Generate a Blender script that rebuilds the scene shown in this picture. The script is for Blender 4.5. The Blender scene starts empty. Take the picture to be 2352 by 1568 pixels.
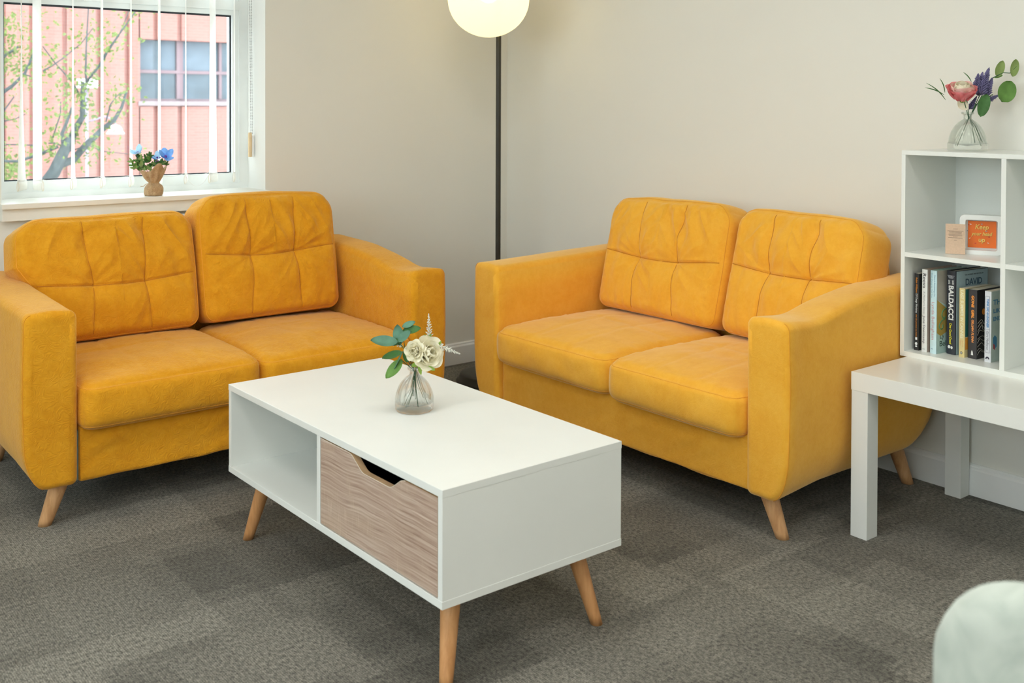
import bpy, bmesh, math, random
import numpy as np
from mathutils import Vector, Matrix, noise as mnoise

random.seed(7)
rng = np.random.default_rng(7)
C = bpy.context.scene.collection
sc = bpy.context.scene
R_ = math.radians

# ------------------------------------------------------------------ camera
F_PX, PY, PITCH, ROLL, AZ = 2415.56, 282.04, 0.9007, 0.1764, 51.3767
CAM = Vector((-3.0717, -3.8808, 1.17))
def make_camera():
    a, t, r = R_(AZ), R_(PITCH), R_(ROLL)
    f = Vector((math.cos(a)*math.cos(t), math.sin(a)*math.cos(t), -math.sin(t)))
    rt = Vector((math.sin(a), -math.cos(a), 0)); up = rt.cross(f)
    r2 = rt*math.cos(r) + up*math.sin(r); u2 = up*math.cos(r) - rt*math.sin(r)
    cd = bpy.data.cameras.new('camera'); co = bpy.data.objects.new('camera', cd); C.objects.link(co)
    m = Matrix((r2, u2, -f)).transposed().to_4x4(); m.translation = CAM
    co.matrix_world = m
    cd.sensor_fit = 'HORIZONTAL'; cd.sensor_width = 36.0
    cd.lens = F_PX/2352*36.0
    cd.shift_x = 0.0; cd.shift_y = -(784-PY)/2352
    cd.clip_start = 0.05; cd.clip_end = 300
    cd.dof.use_dof = True; cd.dof.focus_distance = 3.1; cd.dof.aperture_fstop = 5.6
    sc.camera = co
make_camera()

# ------------------------------------------------------------------ world, light, exposure
def setup_world():
    w = bpy.data.worlds.new('overcast_sky'); sc.world = w; w.use_nodes = True
    bg = w.node_tree.nodes['Background']
    bg.inputs[0].default_value = (0.82, 0.93, 1.0, 1); bg.inputs[1].default_value = 6.5
setup_world()
sc.view_settings.view_transform = 'Standard'; sc.view_settings.look = 'None'
sc.view_settings.exposure = 0.0; sc.view_settings.gamma = 1.0
sc.view_settings.use_curve_mapping = False
sc.cycles.use_denoising = True
sc.cycles.max_bounces = 10; sc.cycles.diffuse_bounces = 5; sc.cycles.glossy_bounces = 4
sc.cycles.transmission_bounces = 10; sc.cycles.transparent_max_bounces = 12
sc.cycles.sample_clamp_indirect = 6.0
sc.cycles.caustics_reflective = False; sc.cycles.caustics_refractive = False
def portal(loc, rot, sx, sy):
    l = bpy.data.lights.new('daylight_portal', 'AREA'); l.shape = 'RECTANGLE'; l.size = sx; l.size_y = sy
    l.cycles.is_portal = True
    o = bpy.data.objects.new('daylight_portal', l); C.objects.link(o); o.location = loc; o.rotation_euler = rot
PANEL_L = 9.6
PANEL_COL = (1.0, 0.985, 0.94)
WIN2_Y = (-4.6, -1.2)

# ------------------------------------------------------------------ node helpers
def new_mat(name):
    m = bpy.data.materials.new(name); m.use_nodes = True
    nt = m.node_tree; b = nt.nodes['Principled BSDF']
    return m, nt, b
def nd(nt, typ, **kw):
    n = nt.nodes.new(typ)
    for k, v in kw.items():
        if k.startswith('_'): setattr(n, k[1:], v)
        else: n.inputs[k.replace('__', ' ')].default_value = v
    return n
def lk(nt, a, b): nt.links.new(a, b)
def ramp(nt, fac, stops):
    r = nt.nodes.new('ShaderNodeValToRGB'); e = r.color_ramp.elements
    while len(e) < len(stops): e.new(0.5)
    for el, (p, c) in zip(e, stops): el.position = p; el.color = (*c, 1)
    lk(nt, fac, r.inputs[0]); return r
def math_n(nt, op, a, b=None, c=None):
    n = nt.nodes.new('ShaderNodeMath'); n.operation = op
    for i, v in enumerate((a, b, c)):
        if v is None: continue
        if isinstance(v, (int, float)): n.inputs[i].default_value = v
        else: lk(nt, v, n.inputs[i])
    return n.outputs[0]
def mixc(nt, fac, a, b, typ='MIX'):
    n = nt.nodes.new('ShaderNodeMix'); n.data_type = 'RGBA'; n.blend_type = typ
    for sock, v in ((n.inputs['Factor'], fac), (n.inputs[6], a), (n.inputs[7], b)):
        if isinstance(v, (int, float)): sock.default_value = v
        elif isinstance(v, tuple): sock.default_value = (*v, 1) if len(v) == 3 else v
        else: lk(nt, v, sock)
    return n.outputs[2]
def coords(nt, kind='Object', scale=(1, 1, 1)):
    if kind == 'World':
        src = nt.nodes.new('ShaderNodeNewGeometry').outputs['Position']
    else:
        src = nt.nodes.new('ShaderNodeTexCoord').outputs[kind]
    mp = nt.nodes.new('ShaderNodeMapping'); mp.inputs['Scale'].default_value = scale
    lk(nt, src, mp.inputs[0]); return mp.outputs[0]
def bump(nt, b, h, strength=0.3, dist=0.002, prev=None):
    n = nt.nodes.new('ShaderNodeBump'); n.inputs['Strength'].default_value = strength; n.inputs['Distance'].default_value = dist
    lk(nt, h, n.inputs['Height'])
    if prev is not None: lk(nt, prev, n.inputs['Normal'])
    if b is not None: lk(nt, n.outputs[0], b.inputs['Normal'])
    return n.outputs[0]
def simple(name, col, rough=0.5, metal=0.0, spec=0.5, noise_amt=0.0, noise_scale=30, bump_amt=0, bump_scale=200, **kw):
    m, nt, b = new_mat(name)
    b.inputs['Base Color'].default_value = (*col, 1); b.inputs['Roughness'].default_value = rough
    b.inputs['Metallic'].default_value = metal; b.inputs['Specular IOR Level'].default_value = spec
    for k, v in kw.items(): b.inputs[k.replace('__', ' ')].default_value = v
    if noise_amt:
        n = nd(nt, 'ShaderNodeTexNoise', Scale=noise_scale, Detail=4.0); lk(nt, coords(nt), n.inputs['Vector'])
        d = tuple(c*(1-noise_amt) for c in col); l = tuple(min(1, c*(1+noise_amt)) for c in col)
        rp = ramp(nt, n.outputs[0], [(0.3, d), (0.7, l)]); lk(nt, rp.outputs[0], b.inputs['Base Color'])
    if bump_amt:
        n = nd(nt, 'ShaderNodeTexNoise', Scale=bump_scale, Detail=3.0); lk(nt, coords(nt), n.inputs['Vector'])
        bump(nt, b, n.outputs[0], bump_amt, 0.001)
    return m

# ------------------------------------------------------------------ materials
def mat_velvet(name, base, dark, light, emboss, sheen):
    m, nt, b = new_mat(name)
    co = coords(nt, 'World')
    n1 = nd(nt, 'ShaderNodeTexNoise', Scale=9.0, Detail=6.0, Roughness=0.68, Distortion=0.6); lk(nt, co, n1.inputs['Vector'])
    c = ramp(nt, n1.outputs[0], [(0.30, dark), (0.5, base), (0.72, light)]).outputs[0]
    n2 = nd(nt, 'ShaderNodeTexNoise', Scale=60.0, Detail=4.0, Roughness=0.7); lk(nt, co, n2.inputs['Vector'])
    c = mixc(nt, 0.35, c, ramp(nt, n2.outputs[0], [(0.32, dark), (0.68, light)]).outputs[0])
    lk(nt, c, b.inputs['Base Color'])
    b.inputs['Roughness'].default_value = 0.85; b.inputs['Specular IOR Level'].default_value = 0.15
    b.inputs['Sheen Weight'].default_value = sheen; b.inputs['Sheen Roughness'].default_value = 0.45
    b.inputs['Sheen Tint'].default_value = (1.0, 0.86, 0.56, 1)
    # embossed contour swirls
    n3 = nd(nt, 'ShaderNodeTexNoise', Scale=30.0, Detail=1.5, Distortion=1.0); lk(nt, co, n3.inputs['Vector'])
    w = math_n(nt, 'SINE', math_n(nt, 'MULTIPLY', n3.outputs[0], 62.0))
    n4 = nd(nt, 'ShaderNodeTexNoise', Scale=900.0, Detail=2.0); lk(nt, co, n4.inputs['Vector'])
    p = bump(nt, None, w, emboss, 0.0012)
    bump(nt, b, n4.outputs[0], 0.25, 0.0006, p)
    return m
M = {}
M['velvet'] = mat_velvet('mustard_velvet', (0.86, 0.425, 0.038), (0.80, 0.360, 0.024), (0.90, 0.48, 0.060), 0.10, 0.60)
M['velvet_embossed_shaded'] = mat_velvet('shaded_mustard_embossed_velvet', (0.72, 0.320, 0.012), (0.65, 0.262, 0.007), (0.79, 0.375, 0.022), 0.28, 0.40)  # same mustard cloth; the backlit sofa's shade is put into this darker colour
M['piping'] = simple('mustard_piping', (0.78, 0.345, 0.026), 0.8, bump_amt=0.2, bump_scale=500)
M['seam'] = simple('sunk_seam_thread', (0.56, 0.215, 0.012), 0.9, noise_amt=0.1)
M['lining'] = simple('sofa_lining', (0.16, 0.20, 0.17), 0.9, noise_amt=0.1)
M['underside'] = simple('black_dust_cover', (0.02, 0.02, 0.02), 0.9, noise_amt=0.1)

def mat_wall(name, col):
    m, nt, b = new_mat(name)
    co = coords(nt, 'World')
    n = nd(nt, 'ShaderNodeTexNoise', Scale=1.1, Detail=3.0); lk(nt, co, n.inputs['Vector'])
    d = tuple(x*0.97 for x in col)
    lk(nt, ramp(nt, n.outputs[0], [(0.35, d), (0.65, col)]).outputs[0], b.inputs['Base Color'])
    b.inputs['Roughness'].default_value = 0.75; b.inputs['Specular IOR Level'].default_value = 0.25
    n2 = nd(nt, 'ShaderNodeTexNoise', Scale=260.0, Detail=2.0); lk(nt, co, n2.inputs['Vector'])
    bump(nt, b, n2.outputs[0], 0.08, 0.001)
    return m
M['wall'] = mat_wall('cream_wall_paint', (0.81, 0.795, 0.725))
M['reveal'] = mat_wall('white_reveal_paint', (0.84, 0.84, 0.81))
M['ceiling'] = mat_wall('white_ceiling_paint', (0.82, 0.82, 0.80))
M['gloss_white'] = simple('white_gloss_paint', (0.84, 0.85, 0.83), 0.3, noise_amt=0.02, noise_scale=8)
M['sill'] = simple('cream_sill_paint', (0.80, 0.79, 0.73), 0.35, noise_amt=0.03, noise_scale=10)
M['upvc'] = simple('white_window_frame', (0.80, 0.83, 0.82), 0.3, noise_amt=0.06, noise_scale=6)
M['gasket'] = simple('black_window_gasket', (0.02, 0.025, 0.03), 0.6, noise_amt=0.1)
M['laminate'] = simple('white_laminate', (0.83, 0.84, 0.80), 0.32, noise_amt=0.015, noise_scale=6, bump_amt=0.02, bump_scale=700)
M['edge'] = simple('white_edge_band', (0.80, 0.84, 0.86), 0.35, noise_amt=0.02)
M['satin_white'] = simple('satin_white_foil', (0.84, 0.84, 0.79), 0.23, noise_amt=0.01, noise_scale=5)
M['satin_side'] = simple('white_foil_leg', (0.78, 0.80, 0.77), 0.28, noise_amt=0.015, noise_scale=5)
M['shelf'] = simple('white_shelf_foil', (0.82, 0.84, 0.80), 0.25, noise_amt=0.012, noise_scale=5)
M['black_metal'] = simple('dark_bronze_metal', (0.030, 0.028, 0.020), 0.42, spec=0.4, noise_amt=0.1)
M['cable'] = simple('black_cable', (0.015, 0.015, 0.015), 0.5, noise_amt=0.1)
M['steel'] = simple('steel_fitting', (0.45, 0.45, 0.45), 0.3, 0.9, noise_amt=0.1)
M['bulb'] = simple('lamp_bulb', (1, 0.9, 0.7), 0.5, Emission__Color=(1.0, 0.84, 0.52, 1), Emission__Strength=42.0)
M['dark'] = simple('drawer_interior', (0.016, 0.014, 0.010), 0.8, noise_amt=0.1)

def mat_beech():
    m, nt, b = new_mat('beech_wood')
    co = coords(nt, 'Object', (1, 1, 0.16))
    n = nd(nt, 'ShaderNodeTexNoise', Scale=60.0, Detail=6.0, Roughness=0.6, Distortion=0.4); lk(nt, co, n.inputs['Vector'])
    lk(nt, ramp(nt, n.outputs[0], [(0.28, (0.46, 0.21, 0.075)), (0.55, (0.60, 0.30, 0.12)), (0.8, (0.68, 0.37, 0.17))]).outputs[0], b.inputs['Base Color'])
    b.inputs['Roughness'].default_value = 0.38
    bump(nt, b, n.outputs[0], 0.05, 0.001)
    return m
M['beech'] = mat_beech()
def mat_beech_pale():
    m, nt, b = new_mat('pale_beech_wood')
    co = coords(nt, 'Object', (1, 1, 0.12))
    n = nd(nt, 'ShaderNodeTexNoise', Scale=70.0, Detail=6.0, Roughness=0.65, Distortion=0.6); lk(nt, co, n.inputs['Vector'])
    lk(nt, ramp(nt, n.outputs[0], [(0.28, (0.50, 0.25, 0.10)), (0.55, (0.68, 0.385, 0.18)), (0.8, (0.78, 0.48, 0.26))]).outputs[0], b.inputs['Base Color'])
    b.inputs['Roughness'].default_value = 0.42
    bump(nt, b, n.outputs[0], 0.06, 0.001)
    return m
M['beech_pale'] = mat_beech_pale()
def mat_oak():
    m, nt, b = new_mat('limed_oak_veneer')
    co = coords(nt, 'Object', (1, 1, 1))
    # grain runs along the drawer (object y)
    wob = nd(nt, 'ShaderNodeTexNoise', Scale=3.0, Detail=2.0); lk(nt, co, wob.inputs['Vector'])
    sx = nt.nodes.new('ShaderNodeSeparateXYZ'); lk(nt, co, sx.inputs[0])
    z2 = math_n(nt, 'ADD', sx.outputs[2], math_n(nt, 'MULTIPLY', wob.outputs[0], 0.05))
    cb = nt.nodes.new('ShaderNodeCombineXYZ'); lk(nt, math_n(nt, 'MULTIPLY', sx.outputs[1], 5.0), cb.inputs[0]); lk(nt, math_n(nt, 'MULTIPLY', z2, 240.0), cb.inputs[2])
    g = nd(nt, 'ShaderNodeTexNoise', Scale=1.0, Detail=6.0, Roughness=0.62); lk(nt, cb.outputs[0], g.inputs['Vector'])
    c = ramp(nt, g.outputs[0], [(0.32, (0.29, 0.175, 0.120)), (0.48, (0.46, 0.325, 0.250)), (0.66, (0.63, 0.50, 0.41))]).outputs[0]
    big = nd(nt, 'ShaderNodeTexNoise', Scale=2.6, Detail=2.0); lk(nt, cb.outputs[0], big.inputs['Vector'])
    p = nd(nt, 'ShaderNodeTexNoise', Scale=7.0, Detail=3.0, Distortion=1.0); lk(nt, co, p.inputs['Vector'])
    c = mixc(nt, math_n(nt, 'MULTIPLY', ramp(nt, p.outputs[0], [(0.42, (0, 0, 0)), (0.75, (1, 1, 1))]).outputs[0], 0.55), c, (0.56, 0.42, 0.31))
    # pale cross flecks (saw marks)
    cb2 = nt.nodes.new('ShaderNodeCombineXYZ'); lk(nt, math_n(nt, 'MULTIPLY', sx.outputs[1], 230.0), cb2.inputs[0]); lk(nt, math_n(nt, 'MULTIPLY', sx.outputs[2], 14.0), cb2.inputs[2])
    fl = nd(nt, 'ShaderNodeTexNoise', Scale=1.0, Detail=2.0); lk(nt, cb2.outputs[0], fl.inputs['Vector'])
    mask = ramp(nt, p.outputs[0], [(0.50, (0, 0, 0)), (0.62, (1, 1, 1))]).outputs[0]
    f = math_n(nt, 'MULTIPLY', ramp(nt, fl.outputs[0], [(0.55, (0, 0, 0)), (0.72, (1, 1, 1))]).outputs[0], math_n(nt, 'MULTIPLY', mask, 0.5))
    c = mixc(nt, f, c, (0.72, 0.58, 0.45))
    lk(nt, c, b.inputs['Base Color']); b.inputs['Roughness'].default_value = 0.5
    bump(nt, b, g.outputs[0], 0.12, 0.0006)
    return m
M['oak'] = mat_oak()
M['oak_edge'] = simple('oak_edge_band', (0.55, 0.36, 0.20), 0.5, noise_amt=0.12, noise_scale=40)

def mat_carpet():
    m, nt, b = new_mat('grey_loop_carpet')
    co = coords(nt, 'World')
    oi = nt.nodes.new('ShaderNodeObjectInfo')
    def patches(sc_, rw, rh, off, seed):
        mp = nt.nodes.new('ShaderNodeMapping'); lk(nt, co, mp.inputs[0]); mp.inputs['Location'].default_value = (seed*1.37, seed*0.71, 0)
        ns = nd(nt, 'ShaderNodeTexNoise', Scale=110.0, Detail=3.0); lk(nt, co, ns.inputs['Vector'])
        ad = nt.nodes.new('ShaderNodeVectorMath'); ad.operation = 'MULTIPLY_ADD'; lk(nt, ns.outputs['Color'], ad.inputs[0]); ad.inputs[1].default_value = (0.045, 0.045, 0); lk(nt, mp.outputs[0], ad.inputs[2])
        bt = nt.nodes.new('ShaderNodeTexBrick'); bt.offset = off; bt.offset_frequency = 2; bt.squash = 0.6; bt.squash_frequency = 3
        bt.inputs['Color1'].default_value = (0, 0, 0, 1); bt.inputs['Color2'].default_value = (1, 1, 1, 1)
        bt.inputs['Scale'].default_value = sc_; bt.inputs['Mortar Size'].default_value = 0.0; bt.inputs['Bias'].default_value = 0.0
        bt.inputs['Brick Width'].default_value = rw; bt.inputs['Row Height'].default_value = rh
        lk(nt, ad.outputs[0], bt.inputs['Vector']); return bt.outputs['Color']
    a = patches(1.0, 0.25, 0.5, 0.37, 0.2); c2 = patches(1.0, 0.5, 0.166, 0.61, 1.9); c3 = patches(1.0, 0.167, 0.25, 0.3, 3.1)
    big = nd(nt, 'ShaderNodeTexNoise', Scale=2.2, Detail=3.0); lk(nt, co, big.inputs['Vector'])
    tone = math_n(nt, 'ADD', math_n(nt, 'MULTIPLY', a, 0.44), math_n(nt, 'MULTIPLY', c2, 0.44))
    tone = math_n(nt, 'ADD', tone, math_n(nt, 'MULTIPLY', c3, 0.24))
    tone = math_n(nt, 'ADD', tone, math_n(nt, 'MULTIPLY', oi.outputs['Random'], 0.12))
    tone = math_n(nt, 'ADD', tone, math_n(nt, 'MULTIPLY', big.outputs[0], 0.22))
    # loop pile: rows and speckle
    mp2 = nt.nodes.new('ShaderNodeMapping'); lk(nt, co, mp2.inputs[0]); mp2.inputs['Scale'].default_value = (1.0, 0.55, 1.0)
    sp = nd(nt, 'ShaderNodeTexNoise', Scale=430.0, Detail=5.0, Roughness=0.85); lk(nt, mp2.outputs[0], sp.inputs['Vector'])
    md = nd(nt, 'ShaderNodeTexNoise', Scale=150.0, Detail=3.0, Roughness=0.6); lk(nt, mp2.outputs[0], md.inputs['Vector'])
    sx = nt.nodes.new('ShaderNodeSeparateXYZ'); lk(nt, co, sx.inputs[0])
    rows = math_n(nt, 'SINE', math_n(nt, 'MULTIPLY', math_n(nt, 'ADD', sx.outputs[0], math_n(nt, 'MULTIPLY', sp.outputs[0], 0.003)), 2*math.pi/0.0048))
    spk = ramp(nt, math_n(nt, 'ADD', math_n(nt, 'MULTIPLY', sp.outputs[0], 0.60), math_n(nt, 'MULTIPLY', md.outputs[0], 0.40)), [(0.40, (0.0, 0.0, 0.0)), (0.60, (1, 1, 1))]).outputs[0]
    dark = mixc(nt, tone, (0.010, 0.0095, 0.0080), (0.066, 0.062, 0.052))
    light = mixc(nt, tone, (0.070, 0.065, 0.052), (0.43, 0.405, 0.338))
    c = mixc(nt, spk, dark, light)
    c = mixc(nt, math_n(nt, 'MULTIPLY_ADD', rows, 0.17, 0.17), c, (0.045, 0.043, 0.037))
    lk(nt, c, b.inputs['Base Color']); b.inputs['Roughness'].default_value = 0.95; b.inputs['Specular IOR Level'].default_value = 0.1
    b.inputs['Sheen Weight'].default_value = 0.08
    p = bump(nt, None, rows, 0.25, 0.002)
    bump(nt, b, sp.outputs[0], 0.5, 0.002, p)
    return m
M['carpet'] = mat_carpet()

def mat_glass(name, tint, clear):
    m, nt, b = new_mat(name); nt.nodes.remove(b); out = nt.nodes['Material Output']
    g = nt.nodes.new('ShaderNodeBsdfGlass'); g.inputs['Color'].default_value = (*tint, 1); g.inputs['Roughness'].default_value = 0.0; g.inputs['IOR'].default_value = 1.45
    t = nt.nodes.new('ShaderNodeBsdfTransparent'); t.inputs[0].default_value = (0.995, 1.0, 0.997, 1)
    mx = nt.nodes.new('ShaderNodeMixShader'); mx.inputs[0].default_value = clear
    lk(nt, g.outputs[0], mx.inputs[1]); lk(nt, t.outputs[0], mx.inputs[2]); lk(nt, mx.outputs[0], out.inputs[0])
    return m
M['glass'] = mat_glass('clear_vase_glass', (0.945, 0.965, 0.955), 0.62)
M['glass_green'] = mat_glass('greenish_vase_glass', (0.915, 0.955, 0.930), 0.66)
def mat_pane():
    m, nt, b = new_mat('window_pane_glass'); nt.nodes.remove(b); out = nt.nodes['Material Output']
    g = nt.nodes.new('ShaderNodeBsdfGlossy'); g.inputs['Roughness'].default_value = 0.02
    t = nt.nodes.new('ShaderNodeBsdfTransparent'); t.inputs[0].default_value = (0.97, 0.985, 0.98, 1)
    mx = nt.nodes.new('ShaderNodeMixShader'); mx.inputs[0].default_value = 0.05
    lk(nt, t.outputs[0], mx.inputs[1]); lk(nt, g.outputs[0], mx.inputs[2]); lk(nt, mx.outputs[0], out.inputs[0])
    return m
M['pane'] = mat_pane()
def mat_opal():
    m, nt, b = new_mat('opal_globe_glass'); nt.nodes.remove(b); out = nt.nodes['Material Output']
    t = nt.nodes.new('ShaderNodeBsdfTranslucent'); t.inputs[0].default_value = (0.97, 0.92, 0.72, 1)
    r = nt.nodes.new('ShaderNodeBsdfRefraction'); r.inputs['IOR'].default_value = 1.02; r.inputs['Roughness'].default_value = 0.75; r.inputs[0].default_value = (1, 0.95, 0.8, 1)
    d = nt.nodes.new('ShaderNodeBsdfDiffuse'); d.inputs[0].default_value = (0.9, 0.85, 0.65, 1)
    m1 = nt.nodes.new('ShaderNodeMixShader'); m1.inputs[0].default_value = 0.25
    m2 = nt.nodes.new('ShaderNodeMixShader'); m2.inputs[0].default_value = 0.25
    lk(nt, t.outputs[0], m1.inputs[1]); lk(nt, r.outputs[0], m1.inputs[2])
    lk(nt, m1.outputs[0], m2.inputs[1]); lk(nt, d.outputs[0], m2.inputs[2]); lk(nt, m2.outputs[0], out.inputs[0])
    return m
M['opal'] = mat_opal()
def mat_thin(name, col, trans, rough=0.8, var=0.08):
    # thin sheet: diffuse front, part of the light passes through (fabric, petals, leaves)
    m, nt, b = new_mat(name); out = nt.nodes['Material Output']
    b.inputs['Roughness'].default_value = rough; b.inputs['Specular IOR Level'].default_value = 0.25
    n = nd(nt, 'ShaderNodeTexNoise', Scale=45.0, Detail=3.0); lk(nt, coords(nt), n.inputs['Vector'])
    c = ramp(nt, n.outputs[0], [(0.3, tuple(x*(1-var) for x in col)), (0.7, tuple(min(1, x*(1+var)) for x in col))]).outputs[0]
    lk(nt, c, b.inputs['Base Color'])
    t = nt.nodes.new('ShaderNodeBsdfTranslucent'); lk(nt, c, t.inputs[0])
    mx = nt.nodes.new('ShaderNodeMixShader'); mx.inputs[0].default_value = trans
    lk(nt, b.outputs[0], mx.inputs[1]); lk(nt, t.outputs[0], mx.inputs[2]); lk(nt, mx.outputs[0], out.inputs[0])
    return m
M['slat'] = mat_thin('blind_fabric', (0.90, 0.89, 0.85), 0.45, var=0.02)
M['slat_edge'] = simple('blind_hem', (0.78, 0.66, 0.48), 0.8, noise_amt=0.06)
M['bead'] = simple('white_plastic_bead', (0.85, 0.85, 0.83), 0.35, noise_amt=0.02)
M['bead_grey'] = simple('grey_plastic_bead', (0.30, 0.29, 0.27), 0.4, noise_amt=0.05)
M['tassel_beige'] = simple('beige_plastic', (0.74, 0.56, 0.33), 0.4, noise_amt=0.04)
M['rose_white'] = mat_thin('ivory_petal', (0.96, 0.92, 0.74), 0.18, var=0.03)
M['rose_pink'] = mat_thin('pink_petal', (0.88, 0.30, 0.32), 0.30, var=0.12)
M['rose_blush'] = mat_thin('blush_petal', (0.92, 0.60, 0.54), 0.30, var=0.10)
M['rose_cream'] = mat_thin('cream_petal', (0.95, 0.88, 0.70), 0.18, var=0.05)
M['leaf_blue'] = mat_thin('grey_green_leaf', (0.135, 0.285, 0.195), 0.15, 0.5, 0.15)
M['leaf_dark'] = mat_thin('dark_green_leaf', (0.075, 0.19, 0.055), 0.15, 0.5, 0.18)
M['leaf_mid'] = mat_thin('mid_green_leaf', (0.15, 0.30, 0.07), 0.2, 0.5, 0.15)
M['leaf_pale'] = mat_thin('pale_green_leaf', (0.33, 0.44, 0.15), 0.25, 0.55, 0.12)
M['sepal'] = mat_thin('fresh_green_sepal', (0.33, 0.50, 0.10), 0.3, 0.5, 0.12)
M['stem'] = simple('flower_stem', (0.035, 0.12, 0.045), 0.5, noise_amt=0.2)
M['astilbe'] = mat_thin('white_floret', (0.90, 0.90, 0.82), 0.25, var=0.04)
M['lavender'] = mat_thin('lavender_floret', (0.215, 0.195, 0.36), 0.2, var=0.3)
M['petal_blue'] = mat_thin('blue_petal', (0.20, 0.42, 0.85), 0.3, var=0.2)
M['petal_paleblue'] = mat_thin('pale_blue_petal', (0.48, 0.72, 0.93), 0.3, var=0.1)
M['purple'] = simple('purple_flower_heart', (0.20, 0.06, 0.35), 0.6, noise_amt=0.2)
def mat_burlap():
    m, nt, b = new_mat('burlap')
    co = coords(nt, 'World')
    w1 = nd(nt, 'ShaderNodeTexNoise', Scale=420.0, Detail=2.0); lk(nt, co, w1.inputs['Vector'])
    n = nd(nt, 'ShaderNodeTexNoise', Scale=60.0, Detail=3.0); lk(nt, co, n.inputs['Vector'])
    c = ramp(nt, n.outputs[0], [(0.3, (0.36, 0.22, 0.11)), (0.7, (0.56, 0.38, 0.21))]).outputs[0]
    c = mixc(nt, 0.35, c, ramp(nt, w1.outputs[0], [(0.35, (0.26, 0.15, 0.07)), (0.65, (0.66, 0.48, 0.29))]).outputs[0])
    lk(nt, c, b.inputs['Base Color']); b.inputs['Roughness'].default_value = 0.95
    bump(nt, b, w1.outputs[0], 0.5, 0.001)
    return m
M['burlap'] = mat_burlap()
M['twine'] = simple('jute_twine', (0.52, 0.36, 0.19), 0.9, noise_amt=0.15, noise_scale=200)
def mat_chair():
    m, nt, b = new_mat('sage_grey_fabric')
    co = coords(nt, 'World')
    n = nd(nt, 'ShaderNodeTexNoise', Scale=22.0, Detail=4.0, Distortion=1.2); lk(nt, co, n.inputs['Vector'])
    lk(nt, ramp(nt, n.outputs[0], [(0.3, (0.38, 0.42, 0.365)), (0.7, (0.50, 0.535, 0.47))]).outputs[0], b.inputs['Base Color'])
    b.inputs['Roughness'].default_value = 0.9; b.inputs['Sheen Weight'].default_value = 0.2
    n2 = nd(nt, 'ShaderNodeTexNoise', Scale=500.0, Detail=2.0); lk(nt, co, n2.inputs['Vector'])
    bump(nt, b, n2.outputs[0], 0.3, 0.001)
    return m
M['chair_fabric'] = mat_chair()
def mat_brick():
    m, nt, b = new_mat('red_brick_wall')
    co = coords(nt, 'World')
    sx = nt.nodes.new('ShaderNodeSeparateXYZ'); lk(nt, co, sx.inputs[0])
    cb = nt.nodes.new('ShaderNodeCombineXYZ'); lk(nt, math_n(nt, 'ADD', sx.outputs[0], sx.outputs[1]), cb.inputs[0]); lk(nt, sx.outputs[2], cb.inputs[1])
    bt = nt.nodes.new('ShaderNodeTexBrick'); lk(nt, cb.outputs[0], bt.inputs['Vector'])
    bt.inputs['Color1'].default_value = (0.32, 0.135, 0.112, 1); bt.inputs['Color2'].default_value = (0.36, 0.152, 0.126, 1); bt.inputs['Mortar'].default_value = (0.355, 0.172, 0.146, 1)
    bt.inputs['Scale'].default_value = 1.0; bt.inputs['Brick Width'].default_value = 0.225; bt.inputs['Row Height'].default_value = 0.075; bt.inputs['Mortar Size'].default_value = 0.012
    lk(nt, bt.outputs['Color'], b.inputs['Base Color']); b.inputs['Roughness'].default_value = 0.9
    return m
M['brick'] = mat_brick()
M['ext_frame'] = simple('mauve_window_frame', (0.19, 0.115, 0.13), 0.5, noise_amt=0.05)
M['ext_sill'] = simple('stone_sill', (0.26, 0.20, 0.205), 0.7, noise_amt=0.08)
M['ext_glass'] = simple('dark_office_glass', (0.06, 0.085, 0.11), 0.08, noise_amt=0.5, noise_scale=1.2)
M['ext_blind'] = simple('office_blind', (0.12, 0.15, 0.185), 0.7, noise_amt=0.1, noise_scale=4)
M['pavement'] = simple('pavement', (0.40, 0.40, 0.38), 0.9, noise_amt=0.1, noise_scale=3)
M['bark'] = simple('grey_bark', (0.050, 0.060, 0.062), 0.9, noise_amt=0.3, noise_scale=20, bump_amt=0.4, bump_scale=60)
M['tree_leaf'] = mat_thin('spring_leaf', (0.150, 0.200, 0.055), 0.45, 0.6, 0.45)
M['lamp_post'] = simple('grey_lamp_post', (0.25, 0.20, 0.27), 0.5, noise_amt=0.05)
M['lamp_white'] = simple('white_lamp_head', (0.88, 0.90, 0.92), 0.4, noise_amt=0.03)
M['panel_light'] = simple('ceiling_panel_diffuser', (0.9, 0.9, 0.9), 0.6, Emission__Color=(*PANEL_COL, 1), Emission__Strength=PANEL_L)
M['paper'] = simple('page_block', (0.72, 0.66, 0.54), 0.9, noise_amt=0.06, noise_scale=300)
M['kraft'] = simple('kraft_card', (0.66, 0.47, 0.33), 0.85, noise_amt=0.05, noise_scale=200)
M['print'] = simple('card_print', (0.10, 0.07, 0.05), 0.8, noise_amt=0.05)
M['frame_white'] = simple('white_box_frame', (0.86, 0.87, 0.84), 0.35, noise_amt=0.02)
M['orange'] = simple('orange_art_panel', (0.83, 0.17, 0.02), 0.6, noise_amt=0.08, noise_scale=18)
M['gold'] = simple('gold_letter', (0.86, 0.55, 0.12), 0.4, noise_amt=0.1)
FLAT = {}
def flat(col, rough=0.45):
    k = (tuple(round(c, 3) for c in col), rough)
    if k not in FLAT:
        FLAT[k] = simple('print_ink_%d' % len(FLAT), col, rough, noise_amt=0.04, noise_scale=60)
    return FLAT[k]

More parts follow.
